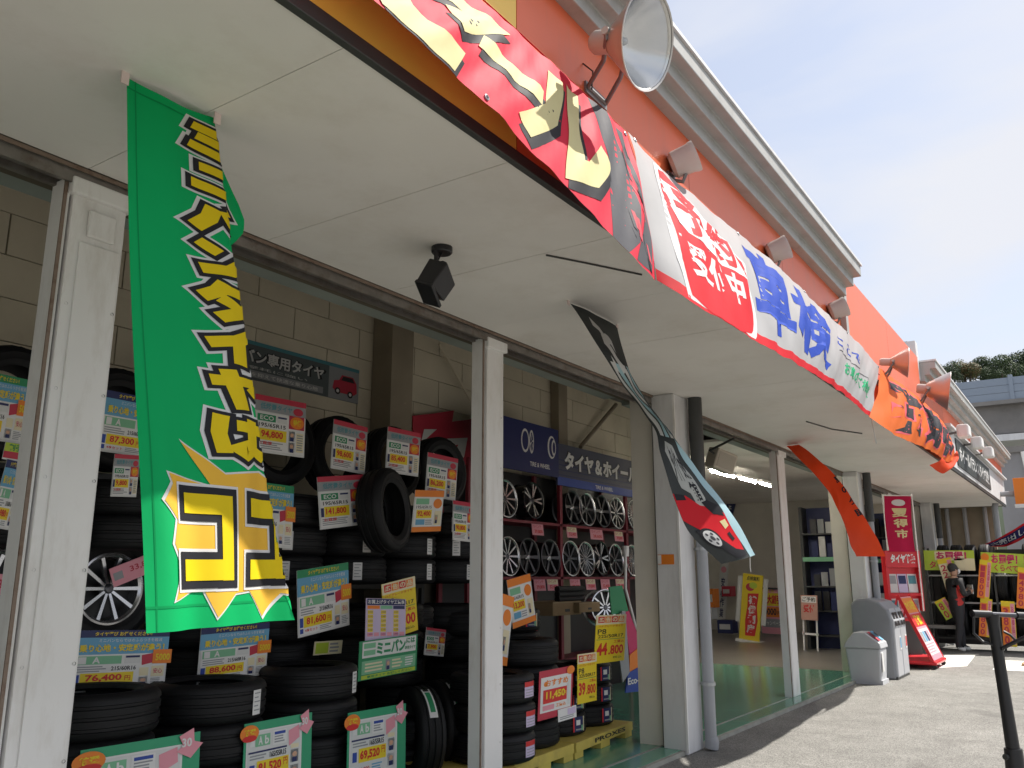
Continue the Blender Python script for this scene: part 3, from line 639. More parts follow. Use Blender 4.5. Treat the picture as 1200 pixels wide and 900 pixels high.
cord([Vector(S_car(1, .8)), Vector(S_car(1, .8)) + Vector((.05, .02, -.07)), Vector(S_car(1, .8)) + Vector((.09, .03, -.09))], .003, None, 'tie_cord', cb)
# --- vermilion flag
vb = cloth(S_ver, 50, 20, f_verm, 'hanging_flag'); tag(vb, 'vermilion hanging flag with black lettering, blown outwards beside the third opening', 'flag', G_NB)
sv = sg(S_ver, .6, .5); EV = []
for k in range(4): EV += [(*V('夏のタ即'[k], .34 + .085 * k, .86, .39 + .085 * k, 1.12, .03), f_ink, 1)]
EV = [([(a, min(b, .995)) for a, b in v], f, m, l) for v, f, m, l in EV]
on_cloth(S_ver, EV, 50, 20, sv, 'lettering', vb)
# ------------------------------------------------------------------ floodlights on the fascia
m_bowl = mat('spun_aluminium', (.62, .62, .60), .22, metal=1.0, var=.05); m_bowlout = mat('bowl_outside', (.55, .53, .50), .35, metal=.6, var=.05)
m_arm = mat('arm_steel', (.20, .19, .19), .5, metal=.5, var=.1); m_shell = mat('shell_grey', (.50, .49, .46), .45, var=.06)
m_glass = mat('lamp_glass', (.55, .57, .56), .12, metal=.3)
m_pane = bpy.data.materials.new('clear_pane'); m_pane.use_nodes = True
_n, _l = m_pane.node_tree.nodes, m_pane.node_tree.links; _n.clear(); _o = _n.new('ShaderNodeOutputMaterial'); _t = _n.new('ShaderNodeBsdfTransparent'); _g = _n.new('ShaderNodeBsdfGlossy'); _g.inputs['Roughness'].default_value = .06; _m = _n.new('ShaderNodeMixShader'); _m.inputs['Fac'].default_value = .16
_l.new(_t.outputs[0], _m.inputs[1]); _l.new(_g.outputs[0], _m.inputs[2]); _l.new(_m.outputs[0], _o.inputs['Surface'])
G_FL = 'floodlights along the fascia'
def bowl(base, aim, label, r=.20, depth=.17, arm=.34, head=None):
    t = empty('floodlight', base); tag(t, label, 'floodlight', G_FL)
    aim = Vector(aim).normalized(); head = head - Vector(base) if head else Vector((0, -arm * .55, arm * .78))
    M = aim.to_track_quat('Z', 'Y').to_matrix().to_4x4(); M.translation = head
    k = r / .20
    shell = [(.055 * k, -.02), (.075 * k, .0), (.12 * k, depth * .35), (.165 * k, depth * .7), (r, depth), (r + .006, depth + .004), (r + .004, depth + .008), (r - .004, depth + .004)]
    inner = [(r - .006, depth), (.158 * k, depth * .7), (.112 * k, depth * .37), (.06 * k, .02), (.0001, .012)]
    MB().lathe(shell, m_bowlout, 36, M).build('shade', t, smooth=40)
    MB().lathe(inner, m_bowl, 36, M).build('reflector', t, smooth=40)
    MB().lathe([(.0001, -.13), (.04 * k, -.13), (.052 * k, -.11), (.052 * k, -.03), (.058 * k, -.02)], m_shell, 20, M).build('lamp_housing', t, smooth=40)
    MB().lathe([(.0001, .055 * k), (.014 * k, .05 * k), (.02 * k, .03 * k), (.016 * k, .012)], m_glass, 16, M).build('bulb', t, smooth=60)
    MB().lathe([(.0001, depth - .003), (r * .5, depth - .004), (r - .006, depth - .008)], m_pane, 36, M).build('front_glass', t, smooth=60)
    sx = M.to_3x3() @ Vector((1, 0, 0)); sx.z = 0; sx.normalize()
    br = MB()
    for sgn_ in (-1, 1):
        e = head + sx * .085 * k * sgn_
        br.tube([(sgn_ * .085 * k, 0, .0), e * .35 + Vector((sgn_ * .05 * k, -.05, .03)), e + Vector((0, 0, -.03)), e], .012, m_arm, 8)
    br.tube([(-.085 * k, 0, 0), (.085 * k, 0, 0)], .012, m_arm, 8)
    br.build('yoke', t, smooth=60)
    for sgn_ in (-1, 1): MB().tube([head + sx * .07 * k * sgn_, head + sx * .1 * k * sgn_], .018 * k, m_shell, 12).build('pivot', t, smooth=50)
    MB().box(-.1 * k, .1 * k, .0, .012, -.03, .03, m_arm).build('mount_plate', t)
    MB().tube([(-.12, .01, .12), (-.13, -.05, .05), (-.09, -.02, -.02)], .004, m_black, 5).build('cable', t)
    return t
p = at(697, 113, 'y', YF); bowl((p.x, YF - .012, p.z), (-.02, -.85, -.30), 'large bowl floodlight on a bent yoke above the red sale banner', r=.218, head=at(722, 49, 'y', YF - .25))
p = at(1066, 488, 'y', YF); bowl((p.x, YF - .012, p.z), (.15, -.85, -.15), 'large bowl floodlight above the orange banner', r=.24, depth=.24, arm=.42)
def drum(px, py, label, r=.085, z=None):
    p = at(px, py, 'y', YF - .10); t = empty('floodlight', p); tag(t, label, 'floodlight', G_FL)
    M = Vector((.25, -.80, .28)).to_track_quat('Z', 'Y').to_matrix().to_4x4()
    MB().lathe([(.0001, -.09), (r * .7, -.09), (r * .95, -.07), (r, .03), (r * 1.08, .05), (r * 1.08, .07), (r * .98, .07)], m_shell, 24, M).build('housing', t, smooth=35)
    MB().lathe([(.0001, .062), (r * .98, .062)], m_glass, 24, M).build('lens', t)
    MB().tube([(0, .09, -.10), (0, .02, -.13), (-.0, .0, -.085)], .012, m_arm, 8).build('stem', t, smooth=50)
    MB().box(-.05, .05, .085, .1, -.13, -.06, m_arm).build('mount_plate', t)
for i, (px, py, lb) in enumerate(((803, 188, 'small round floodlight just past the red banner'), (913, 293, 'small round floodlight above the blue lettering'),
                                  (983, 362, 'small round floodlight at the end of the first cornice'))): drum(px, py, lb)
p = at(1030, 460, 'y', YF - .03); bowl((p.x, YF - .042, p.z + .1), (.2, -.85, -.1), 'round floodlight on the plain orange parapet', r=.16, depth=.15, arm=.28)
for i, px in enumerate((1127, 1143, 1156)):
    py = 506 + (px - 1127) * .85; p = at(px, py, 'y', YF - .2); t = empty('sign_lamp', p); tag(t, f'{ORD(i)} white sign lamp over the dark charcoal shop sign', 'lamp', 'lamps over the shop sign')
    MB().box(-.16, .16, -.12, .06, -.1, .1, m_white).build('housing', t, bevel=.03); MB().tube([(0, .06, 0), (0, .2, -.02)], .02, m_arm, 8).build('arm', t)
# ------------------------------------------------------------------ under the soffit
p = at(518, 290, 'z', ZS)
t = empty('spotlight', p); tag(t, 'black square spotlight hanging from the soffit between two posts', 'spotlight')
MB().lathe([(.0001, -.035), (.05, -.035), (.056, -.028), (.056, 0)], m_black, 24).build('ceiling_rose', t, smooth=40)
MB().box(-.055, -.04, -.008, .008, -.14, -.02, m_black).box(.02, .034, -.008, .008, -.14, -.085, m_black).box(.0, .034, -.007, .007, -.09, -.075, m_black).build('bracket', t)
MB().tube([(.0, 0, -.03), (-.03, .01, -.09), (-.02, .01, -.135), (.02, .0, -.13), (.04, .0, -.12)], .005, m_black, 6).build('cable', t, smooth=60)
Mh = Euler((R(25), R(28), R(20))).to_matrix().to_4x4(); Mh.translation = (0, -.01, -.14)
MB().add([(-.085, -.06, 0), (.075, -.06, 0), (.075, .06, 0), (-.085, .06, 0), (-.06, -.05, -.15), (.1, -.05, -.11), (.1, .05, -.11), (-.06, .05, -.15)],
         [(3, 2, 1, 0), (4, 5, 6, 7), (0, 1, 5, 4), (1, 2, 6, 5), (2, 3, 7, 6), (3, 0, 4, 7)], m_black, Mh).build('lamp_body', t, bevel=.008)
MB().box(-.06, .1, -.056, .056, -.16, -.14, m_black, Mh).build('visor', t, bevel=.004)
p = at(845, 540, 'y', 3.60); t = empty('wall_speaker', p); tag(t, 'beige box loudspeaker on a bracket under the header of the third opening', 'loudspeaker')
Ms = Euler((R(12), R(14), R(-25))).to_matrix().to_4x4()
MB().box(-.16, .16, -.09, .09, -.12, .12, mat('beige_plastic', (.52, .48, .40), .5, var=.04), Ms).build('cabinet', t, bevel=.02)
MB().box(-.13, .13, -.096, -.091, -.09, .09, mat('beige_grille', (.40, .37, .31), .7), Ms).build('grille', t)
MB().tube([(-.1, 0, .05), (-.22, .05, .10), (-.34, -.3, .2)], .014, m_dark, 8).build('bracket', t)
m_tube = mat('lit_tube', (1.0, .93, .78), .5, emit=75.0)
for i, (a, b) in enumerate(((832, 862), (866, 887), (890, 912))):
    y0 = 552 + (a - 832) * .25; p0, p1 = at(a, y0, 'y', 5.2), at(b, 552 + (b - 832) * .25, 'y', 5.2)
    t = empty('tube_lamp', p0); tag(t, f'{ORD(i)} lit fluorescent tube in the line inside the third opening', 'lamp', 'lit tubes inside the third opening')
    L_ = p1.x - p0.x - .05
    MB().box(0, L_, -.05, .05, .03, .08, m_white).build('batten', t); MB().tube([(0.03, 0, 0), (L_ - .03, 0, 0)], .013, m_tube, 10).build('tube', t)
# ------------------------------------------------------------------ tyres and wheels
m_rub = mat('tyre_rubber', (.0065, .0065, .0075), .6, var=.2, vscale=9, bump=.1, bscale=120, spec=.35)
m_sil = mat('machined_alloy', (.60, .60, .62), .25, metal=.9); m_gun = mat('gunmetal_alloy', (.10, .10, .11), .3, metal=.8); m_blk = mat('gloss_black_alloy', (.015, .015, .017), .18)
def tyre_mesh(Ro, Ri, W):
    h = W / 2; k = .0075
    half = [(Ri, -h * .80), (Ri + .012, -h * .90), (Ri + (Ro - Ri) * .28, -h * .975), (Ri + (Ro - Ri) * .30, -h * 1.0), (Ri + (Ro - Ri) * .34, -h * .985), (Ri + (Ro - Ri) * .60, -h), (Ri + (Ro - Ri) * .62, -h * 1.02), (Ri + (Ro - Ri) * .66, -h), (Ro - .026, -h * .95), (Ro - .010, -h * .86), (Ro - .003, -h * .74)]
    tread = []
    for c in (-.48, 0, .48):
        g0, g1 = c * h - .006, c * h + .006
        tread += [(Ro, g0 - .004), (Ro - k, g0), (Ro - k, g1), (Ro, g1 + .004)]
    prof = half + tread + [(r, -z) for r, z in half[::-1]] + [(Ri + .02, h * .7), (Ro - .02, h * .6), (Ro - .02, -h * .6), (Ri + .02, -h * .7)]
    n = 72
    nh = len(half); sh = {nh - 3, nh - 2, nh - 1, len(half) + len(tread), len(half) + len(tread) + 1, len(half) + len(tread) + 2}
    return MB().lathe(prof, m_rub, n, None, True, lambda i, j: -.004 if (i in sh and j % 2) else 0).mesh('tyre', 32)
TY = {'m': tyre_mesh(.325, .205, .205), 's': tyre_mesh(.295, .19, .18)}
STK = {}
def sticker_mesh(kind, Ro, W):
    """paper label bent round the tread"""
    if (kind, Ro) in STK: return STK[(kind, Ro)]
    b = MB(); a0, a1, w0, w1 = {'white': (-.11, .11, -.07, .06), 'strip': (-.35, .45, -.028, .034), 'redwhite': (-.22, .22, -.06, .05), 'black': (-.25, .25, -.055, .065)}[kind]
    def patch(x0, x1, z0, z1, m, d):
        n = 6; r = Ro + d
        v = [(r * math.cos(x0 + (x1 - x0) * i / n), r * math.sin(x0 + (x1 - x0) * i / n), z) for i in range(n + 1) for z in (z0, z1)]
        b.add(v, [(2 * i, 2 * i + 2, 2 * i + 3, 2 * i + 1) for i in range(n)], m)
    I = INK
    if kind == 'white':
        patch(a0, a1, w0, w1, I['white'], .002)
        for q in range(5): patch(a0 + .03, a1 - .03 - .05 * (q % 2), w1 - .02 - .022 * q, w1 - .014 - .022 * q, I['grey'], .0035)
    elif kind == 'strip':
        patch(a0, a1, w0, w1, I['white'], .002); patch(a0 + .14, a1 - .12, w0 + .012, w1 - .012, I['green'], .0035); patch(a0 + .01, a0 + .1, w0 + .01, w1 - .01, I['black'], .0035)
    elif kind == 'redwhite':
        patch(a0, a1, w0, w1, I['lilac'], .002); patch(a0, a1, w1 - .035, w1, I['red'], .0035)
        for q in range(3): patch(a0 + .04, a1 - .06, w0 + .012 + .02 * q, w0 + .017 + .02 * q, I['grey'], .0035)
    else:
        patch(a0, a1, w0, w1, I['navy'], .002); patch(a0, a0 + .05, w0, w1, I['red'], .0035); patch(a1 - .05, a1, w0, w1, I['cream'], .0035)
        patch(a0 + .12, a0 + .30, -.002, .04, I['white'], .0035); patch(a0 + .1, a0 + .36, w0 + .012, w0 + .024, I['grey'], .0035); patch(a1 - .15, a1 - .06, w0 + .006, w0 + .05, I['lgreen'], .0035)
    STK[(kind, Ro)] = b.mesh('sticker'); return STK[(kind, Ro)]
def tyre(loc, rot, label, group, size='m', stk=None, ang=0.0, side=1):
    o = bpy.data.objects.new('tyre', TY[size]); o.location = loc; o.rotation_euler = rot; link(o); tag(o, label, 'tyre', group)
    if stk:
        s = bpy.data.objects.new('sticker', sticker_mesh(stk, .325 if size == 'm' else .295, .2)); link(s, o); s.rotation_euler = (0, 0, ang)
    return o
def wheel_parts(style, r, parent):
    h = .045
    m = {'s5': m_sil, 's10': m_sil, 'mesh': m_sil, 'dark': m_gun, 'ring': m_gun, 'multi': m_sil}[style]
    lip = m_sil if style in ('ring', 's10', 's5', 'mesh', 'multi') else m_gun
    MB().lathe([(r, h), (r + .004, h + .006), (r - .008, h + .008), (r - .022, h - .006), (r - .028, -.06), (r - .02, -.14), (r, -.15)], lip if style != 's5' else m_blk, 48).build('rim', parent, smooth=40)
    MB().lathe([(.0001, -.05), (r - .03, -.05)], m_black, 32).build('black_back_disc', parent)  # plain black disc closing the wheel behind the spokes
    n = {'s5': 5, 's10': 10, 'mesh': 12, 'dark': 6, 'ring': 7, 'multi': 16}[style]
    for i in range(n):
        a = 2 * math.pi * i / n; M = Matrix.Rotation(a, 4, 'Z')
        w0, w1 = {'s5': (.03, .022), 's10': (.016, .022), 'mesh': (.012, .016), 'dark': (.028, .04), 'ring': (.024, .03), 'multi': (.008, .012)}[style]
        def bar(da, ww0, ww1, mm, e):
            return MB().add([(.03, -ww0 / 2, .012), (.03, ww0 / 2, .012), (.03, ww0 / 2, .03), (.03, -ww0 / 2, .03), (r - .02, -ww1 / 2 + da, h - .035), (r - .02, ww1 / 2 + da, h - .035), (r - .02, ww1 / 2 + da, h - .004 + e), (r - .02, -ww1 / 2 + da, h - .004 + e)],
                            [(0, 1, 2, 3), (7, 6, 5, 4), (0, 4, 5, 1), (1, 5, 6, 2), (2, 6, 7, 3), (3, 7, 4, 0)], mm, M)
        if style == 's5':
            for da in (-.032, .032): bar(da, w0 * .55, w1, m, 0).build('spoke', parent)
        elif style == 'mesh':
            for da in (-.03, .03): bar(da, w0, w1 * .7, m, 0).build('spoke', parent)
        else: bar(0, w0, w1, m, 0).build('spoke', parent)
    MB().lathe([(.0001, .038), (.022, .036), (.03, .028), (.046, .02), (.05, .0)], m_gun if style != 'dark' else m_sil, 20).build('centre_cap', parent, smooth=40)
WH = {}
def wheel(loc, rot, style, label, group, r=.215, detail=True):
    t = empty('alloy_wheel', loc, rot); tag(t, label, 'wheel', group)
    key = (style, r)
    if key not in WH:
        wheel_parts(style, r, t); WH[key] = list(t.children)
    else:
        for c in WH[key]: k = c.copy(); COL.objects.link(k); k.parent = t
    return t
FACE = (R(90), 0, 0)
# the tall rack of the first bay
def rack(name, label, xs, ys, zs, posts=True, m=m_dark):
    t = empty(name, (0, 0, 0)); tag(t, label, 'rack')
    for x in xs:
        for y in ys: MB().box(x - .02, x + .02, y - .02, y + .02, FZ, zs[-1] + .05, m).build('upright', t)
    for z in zs:
        for y in ys: MB().box(xs[0], xs[-1], y - .018, y + .018, z - .02, z + .02, m).build('shelf_rail', t)
    return t
rack('tyre_rack', 'tall dark steel rack full of tyres behind the green flag', (1.55, 3.86, 6.2), (5.22, 5.42), (.84, 1.43, 2.13))
G_T1 = 'tyres on the tall rack'
for k in range(7):
    x = 2.33 + .645 * k
    tyre((x, 5.06 + random.uniform(-.02, .02), 2.475 + random.uniform(-.01, .01)), (R(90 - 4), 0, random.uniform(-.12, .12)), f'tyre standing on the top shelf of the tall rack, {ORD(k)} from the wide white post', G_T1, stk='white' if k in (2, 4) else None, ang=random.uniform(0, 6))
    for j in range(3):
        if k <= 1 and j < 1: continue
        a = R(-90) + random.uniform(-.75, .15)
        tyre((x + .1 + random.uniform(-.02, .02), 5.02 + random.uniform(-.02, .02), 1.555 + .208 * j), (0, 0, 0), f'tyre lying in the middle shelf of the rack, {ORD(k)} stack, {("bottom", "centre", "top")[j]} of three', G_T1,
             stk='white' if (k >= 3 and j < 2) or random.random() < .3 else None, ang=a)
    if k >= 2:
        for j in range(2):
            tyre((x + .05, 5.0, .962 + .208 * j), (0, 0, 0), f'tyre lying on the lowest rack shelf, {ORD(k)} stack, {("under", "upper")[j]} one', G_T1, stk=None)
tyre((at(455, 598, 'y', 4.52).x, 4.56, at(455, 598, 'y', 4.52).z), (R(84), 0, .3), 'tyre standing in front of the rack with its open hole facing out', G_T1)
p = at(128, 690, 'y', 4.95); tyre((p.x, 5.03, p.z), (R(88), 0, 0), 'tyre fitted with a ten-spoke alloy wheel beside the wide white post', G_T1)
wheel((p.x, 4.985, p.z), (R(88), 0, 0), 's10', 'silver ten-spoke wheel inside a tyre beside the wide white post', None, r=.208)
p = at(-14, 690, 'y', 4.95); tyre((p.x, 5.03, p.z), (R(88), 0, 0), 'tyre with alloy wheel cut off by the picture edge', G_T1)
wheel((p.x, 4.985, p.z), (R(88), 0, 0), 's10', 'silver wheel cut off behind the wide white post', None, r=.208)
# floor stacks just inside the shutters
G_T2 = 'floor stacks of tyres inside the first opening'
for k, (px, yc, top) in enumerate(((148, 4.20, .97), (287, 4.28, .94), (402, 4.42, .95))):
    p = at(px, 830, 'y', yc - .33); x = p.x
    for j in range(4):
        z = top - .104 - .208 * j
        if z < .1: break
        tyre((x + random.uniform(-.015, .015), yc, z), (0, 0, random.uniform(0, 6)), f'tyre in the {ORD(k)} floor stack behind the wide post, {ORD(j)} from the top', G_T2)
    s = bpy.data.objects.new('sticker', sticker_mesh('white', .325, .2))
tops = [o for o in COL.objects if o.name.startswith('tyre') and o.get('group') == G_T2 and 'first from the top' in o.get('label', '')]
for o, a in zip(tops, (None, R(-72), R(-66))):
    if a is not None:
        s = bpy.data.objects.new('sticker', sticker_mesh('white', .325, .2)); link(s, o); o.rotation_euler = (0, 0, 0); s.rotation_euler = (0, 0, a)
for k, (px, py, yc, lb) in enumerate(((490, 850, 4.28, 'upright tyre with a green and white tread label beside the green price card'), (519, 846, 4.40, 'upright tyre with a green and white tread label beside the narrow post'))):
    p = at(px, py, 'y', yc); tyre((p.x, yc, .40), (R(90), 0, R(62)), lb, G_T2, stk='strip', ang=R(128))
for k in range(3):
    tyre((5.42 + .02 * k, 4.72 + .0 * k, .15 + .208 * (k + 0)), (0, 0, 0), f'tyre in the dark stack behind the narrow post, {ORD(k)} from the floor', G_T2)
for k in range(3):
    tyre((5.35, 4.9, .78 + .208 * k), (0, 0, 0), f'tyre in the raised dark stack behind the narrow post, {ORD(k)} from below', G_T2)

# ------------------------------------------------------------------ price cards
I = INK
def photo_bits(x, y, w, h): return [('r', x, y, x + w, y + h, I['grey'], 2), ('c', x + w * .5, y + h * .62, w * .3, h * .2, I['skin'], 3), ('r', x + w * .2, y, x + w * .8, y + h * .38, I['navy'], 3)]
def bars(x0, x1, y0, y1, n, m, ly=3, fill=.5): return [('r', x0, y0 + (y1 - y0) * (i + .25) / n, x1 - (x1 - x0) * random.uniform(0, .3), y0 + (y1 - y0) * (i + .25 + fill) / n, m, ly) for i in range(n)]
def c_blue(price, top='navy'):
    e = [('r', 0, .60, 1, .88, I['sky'], 1), ('r', 0, .88, 1, 1, I[top], 1), ('t', 'タイヤ選び お任せください！', .2, .905, .8, .975, I['yellow'], .02, 2), ('t', 'ミニバンならではのふらつきを軽減', .25, .80, .92, .86, I['white'], 0, 2),
         ('t', '乗り心地・安定感が違う！', .06, .64, .95, .77, I['yellow'], .03, 3), ('r', .02, .03, .98, .60, I['white'], 2), ('r', .04, .44, .50, .575, I['lgreen'], 3), ('t', 'A', .2, .455, .28, .56, I['white'], .03, 4),
         ('r', .06, .45, .14, .565, I['white'], 4), ('r', .53, .44, .70, .575, I['paper'], 3), ('r', .54, .535, .69, .57, I['navy'], 4), ('t', '215/60R16', .40, .33, .66, .40, I['black'], .02, 3)] + bars(.05, .36, .31, .42, 3, I['grey'])
    e += [('r', .10, .13, .64, .30, I['yellow'], 3), ('t', price, .15, .15, .52, .275, I['red'], .03, 4), ('t', '円', .55, .16, .61, .24, I['red'], .01, 4), ('r', .03, .14, .09, .28, I['blue'], 3), ('r', .03, .05, .09, .12, I['blue'], 3), ('t', '4本セット', .12, .06, .36, .11, I['red'], .01, 3)]
    e += bars(.4, .64, .04, .12, 3, I['grey']) + [('p', [(.72, .40), (.84, .44), (.83, .60), (.71, .57)], I['crimson'], 3), ('r', .83, .42, 1.04, .66, I['orange'], 4), ('t', '5000', .86, .47, 1.02, .59, I['yellow'], .03, 5), ('r', .70, .22, .80, .36, I['cream'], 3), ('r', .83, .20, .97, .38, I['cream'], 3), ('t', '安心', .85, .25, .95, .34, I['magenta'], .01, 4)] + photo_bits(.70, .06, .10, .14) + bars(.83, .96, .05, .18, 5, I['grey'])
    return e
def c_red(price):
    e = [('r', 0, .90, 1, 1, I['crimson'], 1), ('r', 0, .72, 1, .90, I['grey'], 1), ('t', '低燃費タイヤ', .1, .76, .72, .87, I['teal'], .02, 2), ('c', .84, .80, .10, .07, I['crimson'], 2), ('r', .02, .04, .98, .70, I['white'], 2), ('r', .05, .55, .40, .67, I['green'], 3), ('t', 'ECO', .1, .57, .36, .65, I['white'], .02, 4),
         ('r', .43, .55, .62, .67, I['paper'], 3), ('r', .44, .63, .61, .66, I['navy'], 4), ('t', '195/65R15', .08, .45, .6, .52, I['black'], .02, 3), ('r', .10, .22, .62, .42, I['yellow'], 3), ('t', price, .13, .25, .55, .39, I['red'], .03, 4), ('r', .03, .23, .09, .40, I['navy'], 3)]
    e += bars(.05, .6, .06, .2, 4, I['grey']) + [('t', 'お買得', .08, .14, .34, .2, I['red'], .01, 4), ('r', .66, .48, .97, .72, I['crimson'], 3), ('c', .82, .60, .14, .11, I['orange'], 4), ('t', '特価', .74, .54, .90, .66, I['yellow'], .03, 5), ('r', .82, .08, .96, .42, I['cream'], 3)] + photo_bits(.67, .26, .12, .18) + photo_bits(.67, .06, .12, .18) + bars(.83, .95, .1, .4, 7, I['grey'], 4)
    return e
def c_green(price):
    e = [('r', .03, .0, .84, .88, I['white'], 1), ('r', .05, .0, .82, .86, I['paper'], 2), ('r', .15, .66, .36, .82, I['lgreen'], 3), ('t', 'A', .19, .68, .25, .80, I['white'], .03, 4), ('t', 'b', .28, .68, .34, .80, I['white'], .03, 4), ('r', .08, .67, .14, .81, I['white'], 3), ('r', .40, .64, .60, .84, I['white'], 3), ('r', .42, .78, .58, .82, I['blue'], 4)] + bars(.42, .58, .66, .77, 3, I['grey'], 4)
    e += [('p', [(.64, .58), (.80, .68), (.79, .86), (.63, .80)], I['pink'], 3), ('r', .06, .575, .61, .60, I['navy'], 3), ('t', '165/55R15', .36, .48, .60, .56, I['black'], .03, 3)] + bars(.08, .33, .48, .56, 2, I['grey'])
    e += [('r', .18, .26, .64, .46, I['yellow'], 3), ('t', price, .20, .28, .53, .43, I['red'], .04, 4), ('t', '円', .56, .34, .62, .44, I['red'], .01, 4), ('r', .08, .28, .15, .42, I['blue'], 3), ('r', .08, .10, .15, .20, I['blue'], 3), ('t', '11,000', .19, .12, .36, .19, I['red'], .01, 3)] + bars(.4, .6, .1, .22, 3, I['sky']) + photo_bits(.67, .34, .12, .18) + photo_bits(.67, .12, .12, .18) + [('r', .67, .54, .79, .6, I['cream'], 3)]
    e += [('c', .06, .86, .13, .115, I['orange'], 5), ('c', .06, .79, .10, .045, I['red'], 6), ('t', '特選', -.02, .83, .14, .92, I['yellow'], .04, 7), ('p', [(.80, .98), (.93, 1.06), (.94, .90), (1.02, .86), (.91, .70), (.78, .80), (.84, .86)], I['pink'], 5), ('t', '30', .825, .84, .915, .95, I['white'], .03, 6)]
    return e
def c_yel(price, sub='225/50R17'):
    return [('r', 0, .80, 1, 1, I['cream'], 1)] + [('r', .06 + .22 * i, .84, .26 + .22 * i, .97, I['orange' if i % 2 else 'red'], 2) for i in range(4)] + [('t', c, .08 + .22 * i, .855, .24 + .22 * i, .955, I['cream'], .03, 3) for i, c in enumerate('広告の品')] + \
        [('t', 'P8', .06, .60, .34, .71, I['black'], .01, 1), ('t', sub, .08, .52, .92, .59, I['black'], .015, 1), ('r', .04, .485, .96, .495, I['green'], 1), ('t', 'ハイグレードタイヤ', .08, .74, .9, .79, I['red'], .01, 1), ('t', '工賃込', .6, .40, .95, .46, I['red'], .01, 1), ('t', price[:2], .06, .16, .40, .42, I['red'], .04, 1), ('t', price[2:], .44, .16, .94, .36, I['red'], .03, 1), ('t', '税込', .6, .07, .9, .12, I['black'], 0, 1)]
def c_orange(price):
    return [('r', 0, .84, 1, 1, I['orange'], 1), ('r', 0, 0, 1, .12, I['orange'], 1), ('r', .03, .13, .97, .83, I['white'], 1), ('r', .06, .66, .5, .80, I['lgreen'], 2), ('t', '195/65R15', .08, .56, .6, .63, I['black'], .01, 2), ('r', .1, .33, .62, .53, I['yellow'], 2), ('t', price, .13, .36, .58, .5, I['red'], .03, 3), ('c', .80, .68, .15, .12, I['orange'], 2), ('r', .72, .16, .95, .5, I['cream'], 2), ('r', .1, .17, .4, .3, I['sky'], 2)] + bars(.42, .68, .16, .3, 3, I['grey'], 2) + photo_bits(.74, .2, .1, .2)
G_PC = 'price cards among the tyres'
def pc(label, tl, tr, bl, y, els, base='paper', name='price_card', pitch=0.0, z=None):
    X, w, h = by_px(tl, tr, bl, 'y', y) if z is None else by_px(tl, tr, bl, 'z', z)
    X = X @ Matrix.Rotation(pitch + random.uniform(-.06, .09) * (z is None), 4, 'X') @ Matrix.Rotation(random.uniform(-.07, .07) * (z is None), 4, 'Y')
    return board(name, label, 'price card', X, w, h, els, I[base], G_PC)
pc('blue price card at 88,600 yen high on the rack, left of the wide post', (-40, 430), (38, 446), (-46, 510), 4.66, c_blue('88,600', 'green'))
pc('blue price card peeping out between the wide post and the green flag', (122, 457), (196, 472), (127, 530), 4.66, c_blue('87,300'))
pc('red-topped price card on the top shelf next to the green flag', (300, 461), (358, 473), (306, 530), 4.66, c_red('94,800'))
pc('red-topped price card on the second-lit tyre under the wall sign', (391, 491), (433, 501), (390, 549), 4.66, c_red('98,600'))
pc('red-topped price card beneath the dark wall column', (453, 500), (492, 508), (451, 553), 4.66, c_red('85,400'))
pc('red-topped price card beside the red and white cloth', (500, 530), (534, 538), (498, 581), 4.66, c_red('86,200'))
pc('red-topped price card reading 141,800 on the middle stack', (372, 559), (426, 556), (374, 621), 4.62, c_red('141,800'))
pc('blue price card half hidden behind the lower green flag edge', (290, 562), (346, 570), (297, 640), 4.62, c_blue('79,800', 'green'))
pc('orange tilted price card on the rack near the narrow post', (481, 574), (516, 575), (503, 623), 4.55, c_orange('92,400'), pitch=.1)
pc('blue and green price card reading 81,600 in the middle of the bay', (346, 669), (408, 659), (349, 748), 4.50, c_blue('81,600', 'green'))
pc('blue price card behind the first floor stack, beside the wide post', (89, 739), (196, 738), (86, 812), 4.48, c_blue('76,400'))
pc('blue price card reading 88,600 below the green flag', (234, 736), (314, 729), (233, 802), 4.55, c_blue('88,600'))
pc('yellow advertised-goods card tilted behind the fitting fee table', (446, 685), (486, 675), (461, 748), 4.36, c_yel('12.300'), 'yellow')
tb = [('r', .02, .84, .98, .99, I['navy'], 1), ('t', 'お買上げタイヤ工賃表', .04, .87, .96, .97, I['white'], .02, 2)] + [('r', .03 + .32 * i, .75, .33 + .32 * i, .83, I[('orange', 'lgreen', 'navy')[i]], 1) for i in range(3)]
for i in range(3):
    for j in range(6):
        tb += [('r', .04 + .32 * i, .10 + .105 * j, .17 + .32 * i, .19 + .105 * j, I['yellow' if j else 'pink'], 1), ('r', .20 + .32 * i, .10 + .105 * j, .32 + .32 * i, .19 + .105 * j, I['lilac' if j else 'pink'], 1), ('t', '2,200' if j % 2 else '1,650', .05 + .32 * i, .125 + .105 * j, .16 + .32 * i, .17 + .105 * j, I['purple'], 0, 2)]
pc('white and purple fitting fee table over the green minivan sign', (431, 701), (479, 702), (430, 751), 4.30, tb, 'lilac', 'fee_table')
